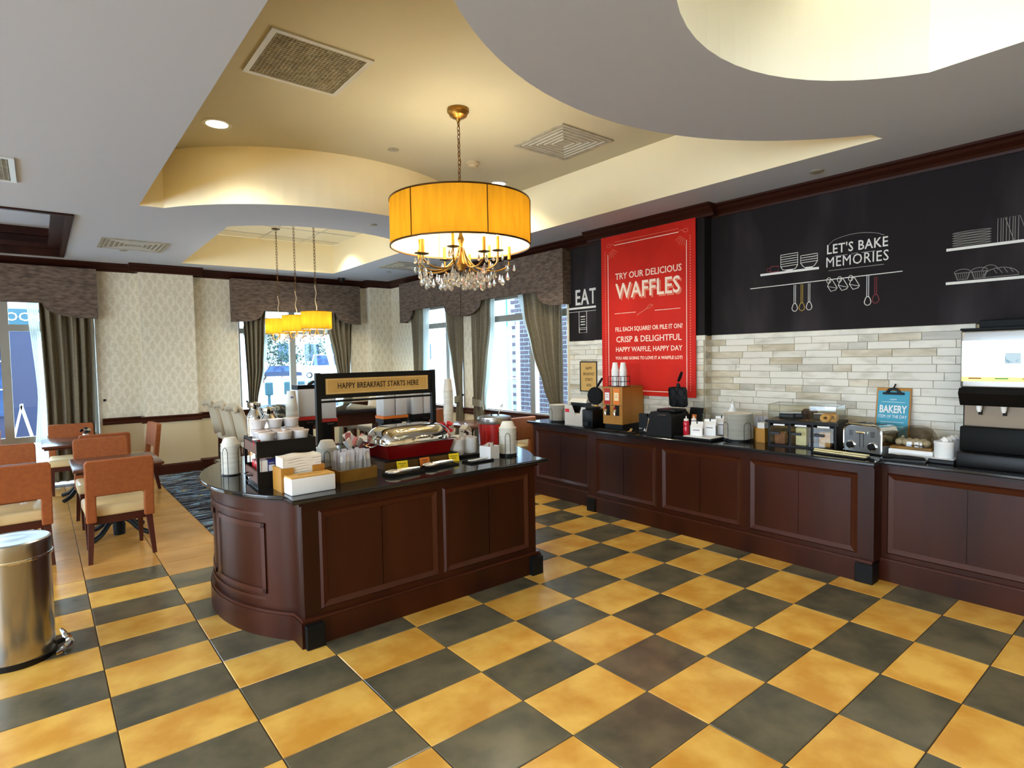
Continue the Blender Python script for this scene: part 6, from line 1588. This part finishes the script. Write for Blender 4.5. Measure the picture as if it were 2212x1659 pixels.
# high table and stools
ht = T('high_table', 'dark mahogany high table under the three drum pendants', 'table', (2.95, 7.95, 0))
MB().bbox(-.60, -.95, 1.02, .60, .95, 1.06, b=.008).build('tabletop', m_granite, ht, True)
hf = MB(); frame_rect(hf, -.55, -.89, .55, .89, .04, .86, 1.02); hf.build('apron', m_wood, ht)
for sx_ in (-1, 1):
    for sy_ in (-1, 1): B(sx_*.52-.06, sy_*.85-.06, 0, sx_*.52+.06, sy_*.85+.06, 1.02).build('leg', m_wood, ht)
fr_ = MB(); frame_rect(fr_, -.50, -.83, .50, .83, .04, .20, .25); fr_.build('foot_rail', m_wood, ht)
def make_stool(label, x, y, rz):
    t = T('bar_stool', label, 'stool', (x, y, 0), rz)
    MB().bbox(-.22, -.21, .66, .22, .22, .75, b=.025, seg=3).build('seat', m_cream, t, True)
    vs = []; n = 12
    for i, (z, yy) in enumerate(((.74, -.21), (.90, -.24), (1.06, -.27), (1.16, -.30), (1.19, -.335), (1.17, -.36), (1.13, -.345))):
        for k in range(n+1): x_ = -.21+.42*k/n; vs.append((x_*(1+.04*i/6), yy-.035*(1-(2*k/n-1)**2)*(-1), z-.02*abs(2*k/n-1)**3))
    m_ = n+1; mb = MB().add(vs, [(i*m_+k, i*m_+k+1, (i+1)*m_+k+1, (i+1)*m_+k) for i in range(6) for k in range(n)])
    o = mb.build('backrest', m_cream, t, True); md = o.modifiers.new('thick', 'SOLIDIFY'); md.thickness = .045; md.offset = 0
    for s_ in (-1, 1):
        for q in (-1, 1): MB().frustum(s_*.20-.014, q*.19-.014, s_*.20+.014, q*.19+.014, 0, s_*.18-.022, q*.17-.022, s_*.18+.022, q*.17+.022, .66).build('leg', m_leg, t)
    for q in (-1, 1): B(-.18, q*.18-.012, .24, .18, q*.18+.012, .27).build('foot_rail', m_leg, t)
    return t
s0 = make_stool('cream scroll-back bar stool at the left of the high table, leftmost', 2.08, 7.35, -PI/2)
dup(s0, (2.08, 7.95, 0), -PI/2, 'cream scroll-back bar stool behind the leftmost one')
dup(s0, (2.08, 8.60, 0), -PI/2, 'cream scroll-back bar stool nearest the tied drape')
dup(s0, (3.83, 8.45, 0), PI/2, 'cream bar stool on the far side of the high table, left one')
dup(s0, (3.83, 7.85, 0), PI/2, 'cream bar stool on the far side of the high table, right one')
mc2 = T('table_card', 'pale blue folded card standing on the high table', 'card', (2.80, 7.42, 1.0605), .2); MB().prism([(-.08, 0), (.08, 0), (.01, .15), (-.01, .15)], -.06, .06, 'y').build('card_body', mat('pale_blue_card', rgb(176, 226, 236), .6), mc2)
# ================================================================== outside
m_pave = mat('pale_pavement', rgb(150, 152, 150), .9, col2=rgb(130, 134, 134), scale=3)
m_road = mat('road', rgb(170, 172, 172), .9)
S('ground', B(-60, 10.9, -.4, 90, 140, -.15).box(5.9, -10, -.4, 90, 10.9, -.15), m_pave)
m_brick = mat('alley_brick', rgb(72, 62, 74), .9, col2=rgb(50, 44, 56), scale=20, rnd=.2, bump=.2)
m_mort = mat('pale_mortar', rgb(124, 136, 146), .9)
# brick building across the alley, seen through the nearer right-hand window
al = tag(B(9.2, 7.0, -.2, 9.5, 11.45, 7).build('brick_building', m_mort), 'brick wall of the building across the alley behind the gate', 'building')
bm_ = MB().add([(0, -.15, -.04), (0, .15, -.04), (0, .15, .04), (0, -.15, .04), (-.018, -.143, -.034), (-.018, .143, -.034), (-.018, .143, .034), (-.018, -.143, .034)],
               [(4, 5, 6, 7), (0, 1, 5, 4), (1, 2, 6, 5), (2, 3, 7, 6), (3, 0, 4, 7)]).mesh('brick', m_brick)
restb = MB(); nb = 0
for r in range(40):
    z = .35+r*.104
    for k in range(14):
        y = 7.2+k*.33+(.165 if r % 2 else 0)
        if y > 11.3: continue
        if z < 3.9 and 9.0 < y and nb < 298:
            o = bpy.data.objects.new('brick', bm_); C.objects.link(o); o.parent = al; o.location = (9.2, y, z); nb += 1
        else: restb.add([(9.19, y-.14, z-.034), (9.19, y+.14, z-.034), (9.19, y+.14, z+.034), (9.19, y-.14, z+.034)], [(0, 1, 2, 3)])
o = restb.build('outlying_bricks', m_brick, al); o['kind'] = 'stuff'
# brick corner nearer the window
m_gate = mat('white_painted_iron', rgb(190, 206, 216), .5)
gt = T('alley_gate', 'white painted iron gate of tall bars outside the nearer alley window', 'gate', (8.4, 10.16, 0))
for k in range(7):
    MB().tube([(0, k*.16, -.1), (0, k*.16, 2.35), (0, k*.16, 2.42)], [.012, .012, .002], 6).build('bar', m_gate, gt)
B(-.03, -.10, -.2, .03, -.04, 2.5).build('post', m_gate, gt); B(-.03, 1.08, -.2, .03, 1.14, 2.9).build('post', m_gate, gt)
for z in (.3, 1.2, 2.2): B(-.01, -.05, z, .01, 1.1, z+.03).build('rail', m_gate, gt)
# alley building seen through the farther window, with an outside stair
pb = T('pale_building', 'washed-out pale building at the end of the alley with drainpipe', 'building', (11, 14.5, 0))
B(0, 0, -.2, 6, .3, 4.2).build('wall', mat('pale_render', rgb(150, 164, 172), .9), pb); B(.6, -.08, -.2, .72, 0, 4.2).build('drainpipe', m_teal, pb)
for k in range(3): B(1.3+k*1.4, -.05, 1.6, 2.0+k*1.4, .02, 2.6).build('window_unit', mat('far_glass', rgb(120, 150, 170), .2), pb)
stt = T('alley_stair', 'light steel stair with slanting handrail outside the farther alley window', 'stair', (7.3, 11.9, -.25))
MB().tube([(0, 0, .6), (1.6, 0, 2.2)], .025, 6).build('handrail', m_gate, stt); MB().tube([(0, 0, .1), (1.6, 0, 1.7)], .03, 6).build('stringer', m_gate, stt)
for k in range(8): MB().tube([(.2*k, 0, .1+.2*k), (.2*k, 0, .6+.2*k)], .01, 5).build('baluster', m_gate, stt)
# shop across the street, window 1
m_navy = mat('navy_shopfront', rgb(14, 26, 56), .6); m_fasc = mat('teal_fascia', rgb(16, 62, 76), .6); m_dgl = mat('dark_shop_glass', rgb(16, 34, 66), .15, col2=rgb(36, 66, 104), scale=2)
shp = T('corner_shop', 'navy shopfront with a teal lettered fascia across the street', 'building', (-6.0, 19.0, 0))
B(0, .3, -.2, 8.0, 1.2, 4.4).build('wall', mat('pale_stone', rgb(150, 160, 166), .9), shp)
B(.2, .1, 2.70, 6.35, .3, 3.12).build('fascia', m_fasc, shp)
text('OCHE', .30, m_white, shp, TM(5.83, .09, 2.91), cx=1.0, ex=.004)
B(.2, .15, -.1, 6.0, .3, 2.66).build('shopfront', m_navy, shp)
for k in range(4): B(.95+k*1.15, .10, .45, 1.95+k*1.15, .15, 2.45).build('shop_window', m_dgl, shp)
for k in range(4):
    for z in (1.1, 1.8): B(.95+k*1.15, .09, z, 1.95+k*1.15, .11, z+.03).build('glazing_bar', m_gate, shp)
ab = T('pavement_sign', 'white A-shaped pavement sign leaning in front of the navy shopfront', 'sign', (-.32, 16.6, -.15))
for s_ in (-1, 1):
    mb = MB(); mb.X = Matrix.Rotation(s_*.22, 4, 'Y'); mb.box(s_*.01-.02, -.25, -1.0, s_*.01+.02, .25, 0); o = mb.build('board', m_white, ab); o.location = (0, 0, 1.0)
# parked cars and planting, window 2
def car(label, loc, rz, m, suv=False):
    t = T('parked_car', label, 'car', loc, rz)
    h = 1.25 if suv else .72; r = 2.45 if suv else 1.38
    prof = [(-2.2, .35), (-2.25, h*.75), (-1.9, h), (-1.2, h+.04), (-.75 if not suv else -.9, r), (1.0 if not suv else 1.9, r), (1.6 if not suv else 2.15, h+.05), (2.2, h*.95), (2.25, .35)]
    MB().prism(prof, -.85, .85, 'y').build('body', m, t)
    gp = [(-1.1, h+.08), (-.72 if not suv else -.85, r-.08), (.95 if not suv else 1.8, r-.08), (1.4 if not suv else 2.0, h+.08)]
    MB().prism(gp, -.87, .87, 'y').build('side_window', m_dgl, t)
    for x in (-1.4, 1.4):
        for y in (-.86, .74):
            mb = MB(); mb.X = Matrix.Translation((x, y, .33)) @ Matrix.Rotation(-PI/2, 4, 'X'); mb.cyl(.33, 0, .14, n=18); wheel = mb.build('wheel', m_black, t, True)
            mb = MB(); mb.X = Matrix.Translation((x, -.88 if y < 0 else .87, .33)) @ Matrix.Rotation(-PI/2, 4, 'X'); mb.cyl(.18, 0, .02, n=12); mb.build('hub', m_steel, wheel)
    for y in (-.6, .6): MB().sphere(.1, (-2.2, y, .68), 8, 6).build('headlight', m_white, t)
car('dark blue parked car outside the window behind the pendants', (18.6, 60.0, -.15), -.30, mat('blue_car_paint', rgb(12, 30, 56), .3))
car('white parked van outside the right half of the pendant window', (23.4, 60.5, -.15), -.33, mat('white_car_paint', rgb(190, 196, 200), .3), True)
m_leaf = mat('green_leaves', rgb(14, 52, 42), .8, rnd=.2)
def bush(label, x, y, r, h, seed):
    rb = random.Random(seed); mb = MB()
    for k in range(700):
        th = rb.random()*2*PI; ph = math.acos(rb.random()*2-1); q = rb.random()**.33
        p = Vector((x+r*q*math.sin(ph)*math.cos(th), y+r*q*math.sin(ph)*math.sin(th), h+r*.8*q*math.cos(ph)))
        a = Vector((rb.random()-.5, rb.random()-.5, rb.random()-.5)).normalized()*.18; b_ = Vector((rb.random()-.5, rb.random()-.5, rb.random()-.5)).normalized()*.12
        mb.add([tuple(p-a), tuple(p+b_), tuple(p+a), tuple(p-b_)], [(0, 1, 2, 3)])
    t = T('street_bush', label, 'bush', (0, 0, 0)); mb.build('foliage', m_leaf, t)['kind'] = 'stuff'
    MB().tube([(x, y, -.2), (x, y, h)], .06, 6).build('trunk', m_leg, t)
bush('green bush beyond the blue parked car', 21.2, 67.0, 2.2, 2.3, 1)
bush('green bush beyond the white parked van', 26.2, 68.0, 2.6, 2.2, 2)
bush('tall thin tree at the left of the pendant window', 14.9, 52.0, 1.5, 4.2, 3)
for i, x in enumerate((4.27, 4.72, 5.05, 5.30)):
    t = T('parking_meter', 'pale parking meter post on the pavement outside, %s' % ('leftmost of four', 'second from the left of four', 'third from the left of four', 'rightmost of four')[i], 'meter', (x, 14.5, -.15), 0, 'parking meters on the pavement')
    MB().tube([(0, 0, 0), (0, 0, 1.05)], .035, 8).build('post', m_fasc, t); MB().bbox(-.09, -.06, 1.03, .09, .06, 1.35, b=.03).build('meter_head', m_fasc, t)
fb = T('far_building', 'washed-out row of pale buildings beyond the parking lot', 'building', (-2, 95, 0))
B(0, 0, -.2, 70, 2, 6.5).build('wall', mat('pale_facade', rgb(170, 184, 192), .9), fb)
for k in range(12): B(10+k*4.3, -.06, 1.6, 12.4+k*4.3, .02, 4.4).build('far_window', m_dgl, fb)
